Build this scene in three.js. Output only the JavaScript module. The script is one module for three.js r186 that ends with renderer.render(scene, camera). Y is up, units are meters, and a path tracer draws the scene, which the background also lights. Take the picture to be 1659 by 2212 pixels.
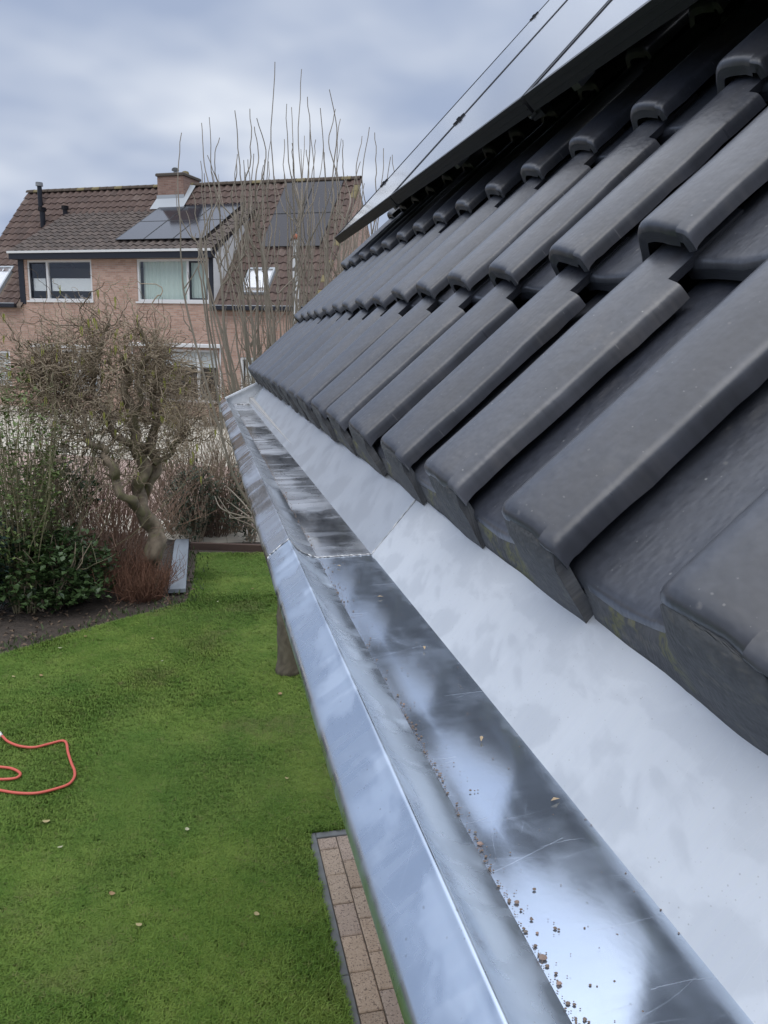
import * as THREE from 'three';
import { mergeGeometries } from 'three/addons/utils/BufferGeometryUtils.js';

// ---------------------------------------------------------------- camera, sky, sun, exposure
const scene = new THREE.Scene();
const EYE = 2.65;                                  // metres above the lawn
const camera = new THREE.PerspectiveCamera(67.31, 768 / 1024, 0.02, 400);
camera.rotation.order = 'YXZ';
const rad = THREE.MathUtils.degToRad;
camera.position.set(0, EYE, 0);
camera.rotation.set(rad(-12.25), rad(-13.6), rad(1.5));
camera.updateMatrixWorld(true);

const renderer = new THREE.WebGLRenderer({ antialias: true });
renderer.setSize(768, 1024);
renderer.toneMapping = THREE.LinearToneMapping;
renderer.toneMappingExposure = 1.7;
renderer.shadowMap.enabled = true;

// noise ------------------------------------------------------------------------------------
function rngOf(seed) { let a = seed >>> 0; return () => { a = (a + 0x6D2B79F5) | 0; let t = Math.imul(a ^ (a >>> 15), 1 | a); t = (t + Math.imul(t ^ (t >>> 7), 61 | t)) ^ t; return ((t ^ (t >>> 14)) >>> 0) / 4294967296; }; }
const h3 = (x, y, z) => { let h = Math.imul(x, 374761393) ^ Math.imul(y, 668265263) ^ Math.imul(z, 2147483647 - 1274126177); h = Math.imul(h ^ (h >>> 13), 1274126177); h = Math.imul(h ^ (h >>> 15), 2246822519); return ((h ^ (h >>> 16)) >>> 0) / 4294967296; };
const sm = t => t * t * (3 - 2 * t);
function n3(x, y, z) {
  const X = Math.floor(x), Y = Math.floor(y), Z = Math.floor(z), u = sm(x - X), v = sm(y - Y), w = sm(z - Z);
  const L = (a, b, t) => a + (b - a) * t;
  return L(L(L(h3(X, Y, Z), h3(X + 1, Y, Z), u), L(h3(X, Y + 1, Z), h3(X + 1, Y + 1, Z), u), v), L(L(h3(X, Y, Z + 1), h3(X + 1, Y, Z + 1), u), L(h3(X, Y + 1, Z + 1), h3(X + 1, Y + 1, Z + 1), u), v), w);
}
function n2p(x, y, px, py, s = 0) {               // tiling 2D value noise
  const X = Math.floor(x), Y = Math.floor(y), u = sm(x - X), v = sm(y - Y), m = (a, p) => ((a % p) + p) % p;
  const a = h3(m(X, px), m(Y, py), s), b = h3(m(X + 1, px), m(Y, py), s), c = h3(m(X, px), m(Y + 1, py), s), d = h3(m(X + 1, px), m(Y + 1, py), s);
  return a + (b - a) * u + (c - a) * v + (a - b - c + d) * u * v;
}
function fbm(u, v, fx, fy, oct, s = 0) { let a = .5, t = 0, n = 0; for (let i = 0; i < oct; i++) { t += a * n2p(u * fx, v * fy, fx, fy, s + i * 17); n += a; a *= .5; fx *= 2; fy *= 2; } return t / n; }
function fbm3(x, y, z, oct) { let a = .5, t = 0, n = 0; for (let i = 0; i < oct; i++) { t += a * n3(x, y, z); n += a; a *= .5; x = x * 2.03 + 7.1; y = y * 2.03 + 3.3; z = z * 2.03 + 1.7; } return t / n; }
const clamp = (x, a = 0, b = 1) => Math.min(b, Math.max(a, x));
const sstep = (a, b, x) => sm(clamp((x - a) / (b - a)));
const mix = (a, b, t) => a + (b - a) * t;
const mixc = (a, b, t) => [mix(a[0], b[0], t), mix(a[1], b[1], t), mix(a[2], b[2], t)];

// overcast sky: grey-blue stratus, brighter gaps; luminance rises towards the zenith as under any overcast sky
{
  const W = 1024, H = 512, data = new Float32Array(W * H * 4);
  for (let j = 0; j < H; j++) for (let i = 0; i < W; i++) {
    const th = (i + .5) / W * 2 * Math.PI - Math.PI, el = ((j + .5) / H - .5) * Math.PI;
    const x = Math.cos(el) * Math.cos(th), y = Math.sin(el), z = Math.cos(el) * Math.sin(th);
    const yy = Math.max(y, 0) + .17, px = x / yy, pz = z / yy;
    let c = fbm3(px * .8 + 4.2, pz * .8 + 9.7, 3.1, 5), f = fbm3(px * 2.1 + 1.2, pz * 2.6 + 5.7, 8.1, 4);
    const f2 = fbm3(px * 6.3 + 2, pz * 7.1 + 8, 5.5, 3); let t = .02 + (c - .5) * .8 + (f - .5) * 1.05 + (f2 - .5) * .5;
    if (z < 0) { const G = (a, b, sx, sy) => Math.exp(-(((x - a) / sx) ** 2 + ((y - b) / sy) ** 2)); t += (G(.03, .255, .11, .035) * .55 + G(.13, .205, .14, .035) * .45 + G(-.27, .14, .07, .05) * .45 + G(-.06, .33, .07, .025) * .18) * (-.35 + 2.7 * f); }
    t = clamp(t);
    let col = mixc([.222, .268, .368], [.47, .50, .55], t);
    const g = mix(1, 3.8, sstep(.36, 1, y)), wz = sstep(.4, .9, y); { const m = (col[0] + col[1] + col[2]) / 3; col = mixc(col, [m * 1.0, m, m], wz * .75); }
    const k = y < 0 ? mix(1, .25, sstep(0, -.08, y)) : 1;
    const o = (j * W + i) * 4; data[o] = col[0] * g * k; data[o + 1] = col[1] * g * k; data[o + 2] = col[2] * g * k; data[o + 3] = 1;
  }
  const t = new THREE.DataTexture(data, W, H, THREE.RGBAFormat, THREE.FloatType);
  t.mapping = THREE.EquirectangularReflectionMapping; t.magFilter = t.minFilter = THREE.LinearFilter; t.needsUpdate = true;
  scene.background = t; scene.environment = t;
}
const sun = new THREE.DirectionalLight(new THREE.Color(1, .97, .92), 0.5);
sun.position.set(-6, 16, 5); sun.target.position.set(0, 0, -6);
sun.castShadow = true; sun.shadow.radius = 80; sun.shadow.mapSize.set(2048, 2048);
Object.assign(sun.shadow.camera, { left: -30, right: 30, top: 30, bottom: -30, near: 1, far: 90 });
scene.add(sun, sun.target);

// ---------------------------------------------------------------- helpers
const used = {};
function numbered(n) { if (!(n in used)) { used[n] = 0; return n; } used[n]++; return n + '_' + String(used[n]).padStart(3, '0'); }
function tag(o, label, category, group, kind) { o.userData.label = label; o.userData.category = category; if (group) o.userData.group = group; if (kind) o.userData.kind = kind; return o; }
function thing(name, label, category, pos = [0, 0, 0], turn = 0, group) { const o = new THREE.Group(); o.name = numbered(name); o.position.set(...pos); o.rotation.y = turn; scene.add(o); return tag(o, label, category, group); }
function part(name, geo, m, parent) { const o = new THREE.Mesh(geo, m); o.name = parent === scene ? numbered(name) : name; o.castShadow = o.receiveShadow = true; parent.add(o); return o; }
function structure(name, geo, m) { const o = part(name, geo, m, scene); o.userData.kind = 'structure'; return o; }

function texture(w, h, fn, srgb = true) {
  const d = new Uint8Array(w * h * 4), enc = x => { x = clamp(x); return 255 * (srgb ? (x <= .0031308 ? x * 12.92 : 1.055 * Math.pow(x, 1 / 2.4) - .055) : x); };
  for (let j = 0; j < h; j++) for (let i = 0; i < w; i++) { const c = fn(i / w, j / h, i, j), o = (j * w + i) * 4; if (typeof c === 'number') { d[o] = d[o + 1] = d[o + 2] = enc(c); } else { d[o] = enc(c[0]); d[o + 1] = enc(c[1]); d[o + 2] = enc(c[2]); } d[o + 3] = 255; }
  const t = new THREE.DataTexture(d, w, h); t.wrapS = t.wrapT = THREE.RepeatWrapping; t.magFilter = THREE.LinearFilter; t.minFilter = THREE.LinearMipmapLinearFilter; t.generateMipmaps = true;
  if (srgb) t.colorSpace = THREE.SRGBColorSpace; t.needsUpdate = true; return t;
}
function rep(t, x, y = x) { const c = t.clone(); c.repeat.set(x, y); c.needsUpdate = true; return c; }
function mat(col, rough = .8, o = {}) { const P = o.physical ? THREE.MeshPhysicalMaterial : THREE.MeshStandardMaterial; const { physical, ...q } = o; return new P({ color: new THREE.Color().setRGB(...col), roughness: rough, side: THREE.DoubleSide, ...q }); }

class MB {                                            // collects triangles into one geometry
  constructor() { this.p = []; this.t = []; this.i = []; this.c = null; }
  v(x, y, z, a = 0, b = 0) { this.p.push(x, y, z); this.t.push(a, b); return this.p.length / 3 - 1; }
  quad(a, b, c, d) { this.i.push(a, b, c, a, c, d); }
  face(pts, uv) { const k = pts.map((q, n) => this.v(...q, ...(uv ? uv[n] : [0, 0]))); for (let n = 1; n < k.length - 1; n++) this.i.push(k[0], k[n], k[n + 1]); }
  box(x0, y0, z0, x1, y1, z1) {
    const P = (a, b, c) => [a ? x1 : x0, b ? y1 : y0, c ? z1 : z0];
    const F = (q, uvf) => this.face(q, q.map(uvf));
    F([P(0, 0, 1), P(1, 0, 1), P(1, 1, 1), P(0, 1, 1)], p => [p[0], p[1]]); F([P(1, 0, 0), P(0, 0, 0), P(0, 1, 0), P(1, 1, 0)], p => [p[0], p[1]]);
    F([P(1, 0, 1), P(1, 0, 0), P(1, 1, 0), P(1, 1, 1)], p => [p[2], p[1]]); F([P(0, 0, 0), P(0, 0, 1), P(0, 1, 1), P(0, 1, 0)], p => [p[2], p[1]]);
    F([P(0, 1, 1), P(1, 1, 1), P(1, 1, 0), P(0, 1, 0)], p => [p[0], p[2]]); F([P(0, 0, 0), P(1, 0, 0), P(1, 0, 1), P(0, 0, 1)], p => [p[0], p[2]]);
    return this;
  }
  slab(x0, y0, z0, x1, y1, z1, b = .004) {            // box with chamfered top edges
    const T = [[x0 + b, y1, z1 - b], [x1 - b, y1, z1 - b], [x1 - b, y1, z0 + b], [x0 + b, y1, z0 + b]], M = [[x0, y1 - b, z1], [x1, y1 - b, z1], [x1, y1 - b, z0], [x0, y1 - b, z0]], B = M.map(q => [q[0], y0, q[2]]);
    this.face(T, T.map(q => [q[0], q[2]]));
    for (let k = 0; k < 4; k++) { const n = (k + 1) % 4; const f = [M[k], M[n], T[n], T[k]]; this.face(f, f.map(q => [q[0], q[2]])); const g = [B[k], B[n], M[n], M[k]]; this.face(g, g.map(q => [q[0] + q[1], q[2] + q[1]])); }
    return this;
  }
  tube(pts, radii, sides = 5, cap = true) {
    let prev = null, nrm = new THREE.Vector3(), rows = [], len = 0;
    for (let k = 0; k < pts.length; k++) {
      const a = pts[Math.max(0, k - 1)], b = pts[Math.min(pts.length - 1, k + 1)];
      const d = new THREE.Vector3().subVectors(b, a); if (d.lengthSq() < 1e-14) d.set(0, 1, 0); d.normalize();
      if (!prev) { nrm.set(Math.abs(d.y) > .9 ? 1 : 0, Math.abs(d.y) > .9 ? 0 : 1, 0); }
      nrm.addScaledVector(d, -nrm.dot(d)); if (nrm.lengthSq() < 1e-8) nrm.set(d.y, d.z, d.x).addScaledVector(d, -(d.y * d.x + d.z * d.y + d.x * d.z)); nrm.normalize(); prev = d;
      const bi = new THREE.Vector3().crossVectors(d, nrm); if (k) len += pts[k].distanceTo(pts[k - 1]);
      const r = typeof radii === 'number' ? radii : radii[k], row = [];
      for (let s = 0; s <= sides; s++) { const an = s / sides * 2 * Math.PI, c = Math.cos(an) * r, e = Math.sin(an) * r; row.push(this.v(pts[k].x + nrm.x * c + bi.x * e, pts[k].y + nrm.y * c + bi.y * e, pts[k].z + nrm.z * c + bi.z * e, s / sides * r * 6.28, len)); }
      rows.push(row);
    }
    for (let k = 0; k + 1 < rows.length; k++) for (let s = 0; s < sides; s++) this.quad(rows[k][s], rows[k + 1][s], rows[k + 1][s + 1], rows[k][s + 1]);
    if (cap) for (const [row, q] of [[rows[0], pts[0]], [rows[rows.length - 1], pts[pts.length - 1]]]) { const c = this.v(q.x, q.y, q.z); for (let s = 0; s < sides; s++) this.i.push(c, row[s], row[s + 1]); }
    return this;
  }
  leaf(o, d, up, l, w, bend = .2) {                    // folded leaf: 4 triangles
    const s = new THREE.Vector3().crossVectors(d, up).normalize(), n = new THREE.Vector3().crossVectors(s, d);
    const P = (a, b, c) => this.v(o.x + d.x * a + s.x * b + n.x * c, o.y + d.y * a + s.y * b + n.y * c, o.z + d.z * a + s.z * b + n.z * c, b, a);
    const a = P(0, 0, 0), m = P(l * .5, 0, -w * .12), L = P(l * .45, -w / 2, w * bend), R = P(l * .45, w / 2, w * bend), e = P(l, 0, -l * bend * .5);
    this.i.push(a, R, m, a, m, L, m, R, e, m, e, L); return this;
  }
  build() { const g = new THREE.BufferGeometry(); g.setAttribute('position', new THREE.Float32BufferAttribute(this.p, 3)); g.setAttribute('uv', new THREE.Float32BufferAttribute(this.t, 2)); g.setIndex(this.i); if (this.c) g.setAttribute('color', new THREE.Float32BufferAttribute(this.c, 3)); g.computeVertexNormals(); return g; }
}
const V3 = (x, y, z) => new THREE.Vector3(x, y, z);
// photo pixel (1659 x 2212 view) -> direction, then to the ground or to a given depth
const FPX = 1661;
function dirOf(px, py) { return V3((px - 829.5) / FPX, -(py - 1106) / FPX, -1).applyEuler(camera.rotation); }
function ground(px, py, y = 0) { const d = dirOf(px, py); return d.multiplyScalar((y - EYE) / d.y).add(camera.position); }
function atDepth(px, py, z) { const d = dirOf(px, py); return d.multiplyScalar(z / d.z).add(camera.position); }
const smooth = (ctrl, n) => new THREE.CatmullRomCurve3(ctrl).getPoints(n);

// ---------------------------------------------------------------- materials
const specks = (n, seed, r0, r1, size) => { const R = rngOf(seed), m = new Float32Array(size * size); for (let k = 0; k < n; k++) { const x = R() * size, y = R() * size, r = mix(r0, r1, R() ** 3), a = .4 + .6 * R(); for (let j = -Math.ceil(r); j <= r; j++) for (let i = -Math.ceil(r); i <= r; i++) { const d = Math.hypot(i, j * (.7 + .6 * h3(k, 1, 2))); if (d <= r) m[(((Math.floor(y) + j) % size + size) % size) * size + ((Math.floor(x) + i) % size + size) % size] = a * clamp(1.4 - d / r); } } return m; };

// engobed clay tile: matt blue-black, faint dust clouds, pale specks, a little brown bloom
const S = 1024, spk = specks(420, 5, .8, 2.6, S), spk2 = specks(120, 9, 1.5, 6, S);
const tileMap = texture(S, S, (u, v, i, j) => {
  const cl = fbm(u, v, 5, 5, 5, 1), fine = fbm(u, v, 90, 90, 3, 4), br = sstep(.56, .74, fbm(u, v, 9, 6, 5, 9)), k = spk[j * S + i], q = spk2[j * S + i] * sstep(.35, .7, fine);
  let c = mixc([.044, .048, .059], [.060, .064, .077], cl); c = c.map(x => x * (.78 + .44 * fine));
  c = mixc(c, [.13, .122, .112], br * .30 * fine * 1.5); c = mixc(c, [.32, .32, .31], k * .6); c = mixc(c, [.24, .23, .21], q * .4); return c;
});
const tileRough = texture(512, 512, (u, v) => .22 + .18 * fbm(u, v, 7, 7, 4, 31) + .10 * fbm(u, v, 70, 70, 2, 33), false);
const tileBump = texture(512, 512, (u, v, i, j) => .45 * fbm(u, v, 14, 5, 3, 41) + .35 * fbm(u, v, 80, 80, 2, 43) + .2 * n2p(u * 160, v * 40, 160, 40, 44), false);
const M = {};
M.tile = [0, 1, 2].map(k => mat([[1, 1, 1], [.84, .85, .89], [1.18, 1.16, 1.14]][k], 1, { physical: true, clearcoat: .5, clearcoatRoughness: .33, ior: 1.5, map: tileMap, roughnessMap: tileRough, bumpMap: tileBump, bumpScale: .0010, vertexColors: true }));
const skirtMap = texture(512, 512, (u, v, i, j) => {        // v: 0 bottom .. 1 top of the closed eave end, u along the eave
  const fine = fbm(u, v, 60, 60, 3, 4), cl = fbm(u, v, 6, 6, 5, 71);
  let c = mixc([.062, .063, .066], [.105, .106, .108], cl).map(x => x * (.75 + .5 * fine));
  const moss = sstep(.46, .60, fbm(u, v, 9, 7, 5, 77)) * sstep(.30, .58, fine) * sstep(.0, .10, u) * sstep(.56, .44, u);
  c = mixc(c, mixc([.085, .088, .044], [.19, .18, .08], fbm(u, v, 40, 40, 3, 81)), moss * .85);
  c = mixc(c, [.15, .14, .12], sstep(.62, .78, fbm(u, v, 30, 30, 3, 85)) * .4); return c;
});
M.skirt = mat([1, 1, 1], .85, { map: skirtMap, bumpMap: rep(tileBump, 1), bumpScale: .002 });

// zinc: bright metal; roughness and tone vary with wiping marks, oxide clouds and scratches
function zinc(seed, r0, r1, ox, tint, scr = 1, smear = 0, stk = 1) {
  const R = rngOf(seed), N = 768, sc = new Float32Array(N * N);
  for (let k = 0; k < 90 * scr; k++) { let x = R() * N, y = R() * N, a = (R() - .5) * (R() < .7 ? .5 : 3), l = 20 + R() * 160, b = .15 + .5 * R() * R(); const cv = (R() - .5) * .006; for (let s = 0; s < l; s++) { const o = (((Math.floor(y) % N) + N) % N) * N + ((Math.floor(x) % N) + N) % N; sc[o] = Math.max(sc[o], b); x += Math.cos(a); y += Math.sin(a); a += cv; } }
  const sp = specks(500, seed + 3, .7, 2.2, N);
  const F = new Map(), f = (u, v) => { const key = Math.round(v * N) * N + Math.round(u * N); let r = F.get(key); if (r) return r; const w = fbm(u, v, 4, 3, 4, seed) - .5, cl = fbm(u + w * .2, v + w * .15, 9, 6, 5, seed + 1), st = fbm(u + w * .1, v, 3, 46, 3, seed + 2); r = [cl, st]; F.set(key, r); return r; };
  const map = texture(N, N, (u, v, i, j) => { const [cl, st] = f(u, v), o = sstep(.42, .60, cl) * ox, k = sp[j * N + i]; let c = mixc(tint, tint.map(x => Math.min(.93, x * 1.12 + .03)), o); c = c.map(x => x * (.99 + .1 * stk * (st - .5))); c = mixc(c, [.30, .28, .25], k * .5); return mixc(c, [.9, .9, .9], sc[j * N + i] * .5); });
  const rough = texture(N, N, (u, v, i, j) => { const [cl, st] = f(u, v); return clamp(mix(r0, r1, sstep(.36, .66, cl)) + (st - .5) * .16 * stk + smear * sstep(.5, .7, fbm(u, v, 5, 26, 4, seed + 8)) + sc[j * N + i] * .2, .04, 1); }, false);
  const bump = texture(512, 512, (u, v) => .7 * fbm(u, v, 5, 4, 2, seed + 11) + .25 * stk * fbm(u, v, 4, 60, 2, seed + 12) + .05 * fbm(u, v, 120, 120, 1, seed + 13), false);
  return { map, rough, bump };
}
const zA = zinc(101, .60, .66, .5, [.68, .695, .705], 3, 0, .5), zB = zinc(202, .16, .28, .45, [.66, .685, .72], 1, .10, .6), zD = zinc(404, .14, .21, .4, [.66, .69, .73], 1.6, .02, .12), zC = zinc(303, .20, .40, .7, [.68, .71, .74], .8, .10, .3);
const zm = (z, col, rx, ry, b) => mat(col, 1, { metalness: 1, map: rep(z.map, rx, ry), roughnessMap: rep(z.rough, rx, ry), bumpMap: rep(z.bump, rx, ry), bumpScale: b });
M.zincBack = zm(zA, [1, 1, 1], 6.0, 5.0, .0002); M.zincBack.metalness = .8;
M.zincFloor = zm(zD, [.86, .94, 1.05], 4.6, 3.6, .00010); M.zincFloor.metalness = .92;
M.zincFront = zm(zC, [.88, .95, 1.04], 4.1, 3.1, .00015); M.zincFront.metalness = .94;
M.zincFloorFar = zm(zB, [.97, .95, .93], 2.3, 1.5, .0006);
M.zincFrontFar = zm(zB, [.96, .97, .98], 2.1, 1.3, .0003);
M.zincBackFar = zm(zA, [.96, .955, .945], 3.0, 2.5, .0004); M.zincBackFar.roughness = .62; M.zincBackFar.metalness = .88;
M.solder = mat([.50, .50, .50], .5, { metalness: 1 });
M.panelGlass = mat([.010, .011, .016], .16, { physical: true, clearcoat: 1, clearcoatRoughness: .07 });
M.blackAlu = mat([.018, .019, .021], .42, { metalness: .2 });
M.alu = mat([.42, .43, .45], .45, { metalness: .9 });
M.deck = mat([.02, .02, .022], .95);

// ---------------------------------------------------------------- our roof (tiles), local frame: x up the slope, y off the slope, z along the eave
const PITCH = rad(48), TW = .206, GA = .316, roofOrigin = V3(.2134, EYE - .115, 0);
const roof = thing('tiled_roof', 'matt black clay tile roof rising beside the zinc gutter', 'roof');
roof.position.copy(roofOrigin); roof.rotation.z = PITCH;
const prof = [[-.030, -.0465], [-.012, -.0470], [.004, -.0480], [.022, -.0515], [.050, -.0545], [.080, -.0545], [.100, -.0500], [.1135, -.0400], [.1225, -.0270], [.1290, -.0150], [.1350, -.0068], [.1420, -.0020], [.1500, 0], [.1600, -.0008], [.1720, -.0036], [.1845, -.0082], [.1955, -.0134]];
const lipP = [[.2020, -.0166], [.2056, -.0188], [.2082, -.0222], [.2094, -.029], [.2098, -.0365]];
function tileGeo(seed, eave) {
  const R = rngOf(seed), mb = new MB(), TH = .012, L = GA + .07, us = [0, .0015, .004, .008, .014, .025, .04, .06, .08, .10, .12, .14, .16, .18, .20, .22, .24, .26, .28, .295, .31, L], ox = R() * 3, oy = R() * 3;
  mb.c = []; const grime = (u, z) => { const e = sstep(.150, .192, z), lip = sstep(.1995, .204, z), n = n3(u * 38 + seed * 5, z * 90, seed), m = n3(u * 11, z * 25, seed + 2), g = clamp(e * sstep(.38, .68, n * .6 + m * .5)), k = mixc([1, 1, 1], [.92, .86, .80], g); const l = .62 + .75 * n; const rim = sstep(.007, .001, u) * sstep(.35, .6, n3(z * 70 + seed, 3, seed)); return mixc(mixc(k, [l * .90, l * .88, l * .86], lip * .9), [2.2, 2.1, 1.9], Math.max(rim * .14, (z > .2025 && z < .2075 ? sstep(.5, .72, n3(u * 24, 9, seed)) * .45 : 0))); };
  const wob = (u, z) => (n3(u * 9 + seed * 7, z * 14, seed) - .5) * .0016;
  const lipEnd = GA - .022 - R() * .012;
  const sheet = (P, u0, u1, flip) => {
    const list = us.filter(u => u >= u0 - 1e-6 && u <= u1 - .004).concat([u1]);
    const top = [], bot = [];
    for (const u of list) {
      const nose = u < .010 ? .009 * (1 - Math.sqrt(Math.max(0, 1 - (1 - u / .010) ** 2))) : 0, a = [], b = [];
      for (let k = 0; k < P.length; k++) {
        const [z, n] = P[k], z0 = P[Math.max(0, k - 1)], z1 = P[Math.min(P.length - 1, k + 1)], l = Math.hypot(z1[0] - z0[0], z1[1] - z0[1]), nz = -(z1[1] - z0[1]) / l, nn = (z1[0] - z0[0]) / l;
        const chip = (u < .012 ? (n3(z * 60 + seed * 3, 5, seed) - .5) * .003 : 0), y = n + wob(u, z) - nose * (flip ? .4 : 1), uu = u + chip * (u < .002 ? 1 : .4);
        let ed = 0; if (flip && k === P.length - 1) ed = (n3(u * 22, 3.3, seed) - .5) * .0028 + (n3(u * 150, 8.3, seed) - .5) * .0016;
        const cr = z > .19 && z < .209 ? (n3(u * 30, z * 40, seed + 4) - .5) * .0014 : 0; a.push(mb.v(uu, y + ed + cr, z + cr * .6, z * 2.4 + ox, u * 2.4 + oy)); mb.c.push(...grime(u, z)); b.push(mb.v(uu, y + ed - nn * TH, z - nz * TH, z * 2.4 + ox + .3, u * 2.4 + oy)); mb.c.push(...grime(u, z));
      }
      top.push(a); bot.push(b);
    }
    for (let r = 0; r + 1 < list.length; r++) for (let k = 0; k + 1 < P.length; k++) { mb.quad(top[r][k], top[r][k + 1], top[r + 1][k + 1], top[r + 1][k]); mb.quad(bot[r][k], bot[r + 1][k], bot[r + 1][k + 1], bot[r][k + 1]); }
    const dup = id => (mb.c.push(mb.c[id * 3], mb.c[id * 3 + 1], mb.c[id * 3 + 2]), 0) || mb.v(mb.p[id * 3], mb.p[id * 3 + 1], mb.p[id * 3 + 2], mb.t[id * 2] + .4, mb.t[id * 2 + 1] + mb.p[id * 3 + 1]);
    for (const r of [0, list.length - 1]) { const A = top[r].map(dup), B = bot[r].map(dup); for (let k = 0; k + 1 < P.length; k++) mb.quad(A[k], B[k], B[k + 1], A[k + 1]); }
    for (const k of [0, P.length - 1]) { const A = top.map(q => dup(q[k])), B = bot.map(q => dup(q[k])); for (let r = 0; r + 1 < list.length; r++) mb.quad(A[r], A[r + 1], B[r + 1], B[r]); }
  };
  sheet(prof, 0, L, false);
  sheet([prof[prof.length - 1], ...lipP], 0, lipEnd, true);
  return mb.build();
}
function skirtGeo(seed) {                            // closed lower end of an eave tile
  const mb = new MB(), R = rngOf(seed), P = prof.slice(2).concat(lipP.slice(0, 2)), o = 0, ov = R(), base = -.082, T = .010, rows = 5, cols = P.length, grid = [], back = [];
  for (let r = 0; r <= rows; r++) { const a = [], b = []; for (let k = 0; k < cols; k++) {
    const [z, n] = P[k], t = r / rows, roll = sstep(.110, .135, z), tn = n - mix(.0045, .0065, roll), y = mix(tn, base + (n3(z * 30, seed, 2) - .5) * .003, t), bulge = (n3(z * 25 + seed, y * 40, seed) - .5) * .0035;
    const u = mix(mix(-.0005, -.0040, 1 - roll) + (t > 0 ? 0 : .002), -.017, t) + bulge * Math.min(1, t * 4) + (t < .01 ? .002 : 0) - z * .03;
    a.push(mb.v(u, y, z, z * 4 + o, (y + .08) * 6 + ov)); b.push(mb.v(u + T, y, z, z * 4 + o, (y + .08) * 6 + .3)); } grid.push(a); back.push(b); }
  for (let r = 0; r < rows; r++) for (let k = 0; k + 1 < cols; k++) { mb.quad(grid[r][k], grid[r + 1][k], grid[r + 1][k + 1], grid[r][k + 1]); mb.quad(back[r][k], back[r][k + 1], back[r + 1][k + 1], back[r + 1][k]); }
  for (let r = 0; r < rows; r++) for (const k of [0, cols - 1]) mb.quad(grid[r][k], back[r][k], back[r + 1][k], grid[r + 1][k]);
  for (let k = 0; k + 1 < cols; k++) { mb.quad(grid[rows][k], back[rows][k], back[rows][k + 1], grid[rows][k + 1]); mb.quad(grid[0][k], grid[0][k + 1], back[0][k + 1], back[0][k]); }
  return mb.build();
}
{
  const G = [1, 2, 3, 4, 5].map(s => tileGeo(s)), K = [11, 12, 13, 14].map(skirtGeo), R = rngOf(77);
  for (let r = 0; r < 9; r++) for (let k = -2; k <= 16; k++) {
    const t = part('roof_tile', G[Math.floor(R() * 5)], M.tile[Math.floor(R() * 3)], roof);
    t.position.set(r * GA + (R() - .5) * .007, (R() - .5) * .003, -(.321 + TW * k) - .139 + (R() - .5) * .003);
    t.rotation.set((R() - .5) * .012, (R() - .5) * .010, -.098 + (R() - .5) * .012);
    if (r === 0) { t.position.x = (R() - .5) * .004; t.rotation.z = -.098; const s = part('closed_end', K[Math.floor(R() * 4)], M.skirt, t); s.rotation.z = .098; s.position.x = (R() - .5) * .003; }
  }
  const d = new MB(); d.box(.02, -.13, -3.72, 6, -.095, 3); part('roof_deck', d.build(), M.deck, roof);
  const b = new MB(); b.box(-.01, -.21, -3.745, 6, -.05, -3.722); part('verge_board', b.build(), M.blackAlu, roof);
}
// house body below the wide eave (outside the view except as what shades the lawn)
{
  const o = thing('house_wall', 'brick wall of the house standing under the wide eave', 'wall');
  part('wall', new MB().box(1.05, 0, -3.6, 1.3, 2.62, 4).build(), mat([.26, .17, .12], .9), o);
  part('gable', new MB().box(1.302, 0, -3.6, 7, 2.6, -3.4).build(), mat([.26, .17, .12], .9), o);
  const s = new MB(); for (let k = 0; k < 5; k++) s.box(.245 + k * .162, 2.36, -3.7, .245 + k * .162 + .158, 2.378, 3); part('soffit', s.build(), mat([.45, .44, .42], .6), o);
  part('fascia', new MB().box(.222, 2.33, -3.7, .243, 2.40, 3).build(), mat([.45, .44, .42], .6), o);
}

// ---------------------------------------------------------------- zinc gutter
const gutter = thing('zinc_gutter', 'new shiny zinc box gutter running under the roof tiles', 'gutter');
const GZ = .91, GEND = 3.6;
const Gp = { lip: [.1019, -.2344], ff: [.1374, -.2594], fb: [.2055, -.2575], top: [.345, -.0855] };
gutter.position.set(0, EYE, 0);
const lean = (x, y, z) => { const d = -z - GZ; return [x + d * .0045, y - d * .0072, z]; };   // falls 7 mm per metre towards the far outlet
function ribbon(P, z0, z1, dz, wob, seed) {
  const mb = new MB(), n = Math.max(2, Math.round((z1 - z0) / dz)), rows = [], acc = [0]; for (let k = 1; k < P.length; k++) acc.push(acc[k - 1] + Math.hypot(P[k][0] - P[k - 1][0], P[k][1] - P[k - 1][1]));
  for (let r = 0; r <= n; r++) { const z = -mix(z0, z1, r / n), row = []; for (let k = 0; k < P.length; k++) {
    const a = P[Math.max(0, k - 1)], b = P[Math.min(P.length - 1, k + 1)], l = Math.hypot(b[0] - a[0], b[1] - a[1]), nx = -(b[1] - a[1]) / l, ny = (b[0] - a[0]) / l, e = Math.min(1, Math.min(k, P.length - 1 - k) / 2);
    const w = (n3(z * 5.2 + seed, acc[k] * 14, seed) - .5) * wob * 2 * e + (n3(z * 17 + seed, acc[k] * 30, seed + 3) - .5) * wob * (seed % 2 ? .06 : .4) * e;
    row.push(mb.v(...lean(P[k][0] + nx * w, P[k][1] + ny * w, z), acc[k], -z)); } rows.push(row); }
  for (let r = 0; r < n; r++) for (let k = 0; k + 1 < P.length; k++) mb.quad(rows[r][k], rows[r][k + 1], rows[r + 1][k + 1], rows[r + 1][k]);
  return mb.build();
}
const line = (a, b, n) => Array.from({ length: n + 1 }, (_, k) => [mix(a[0], b[0], k / n), mix(a[1], b[1], k / n)]);
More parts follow.
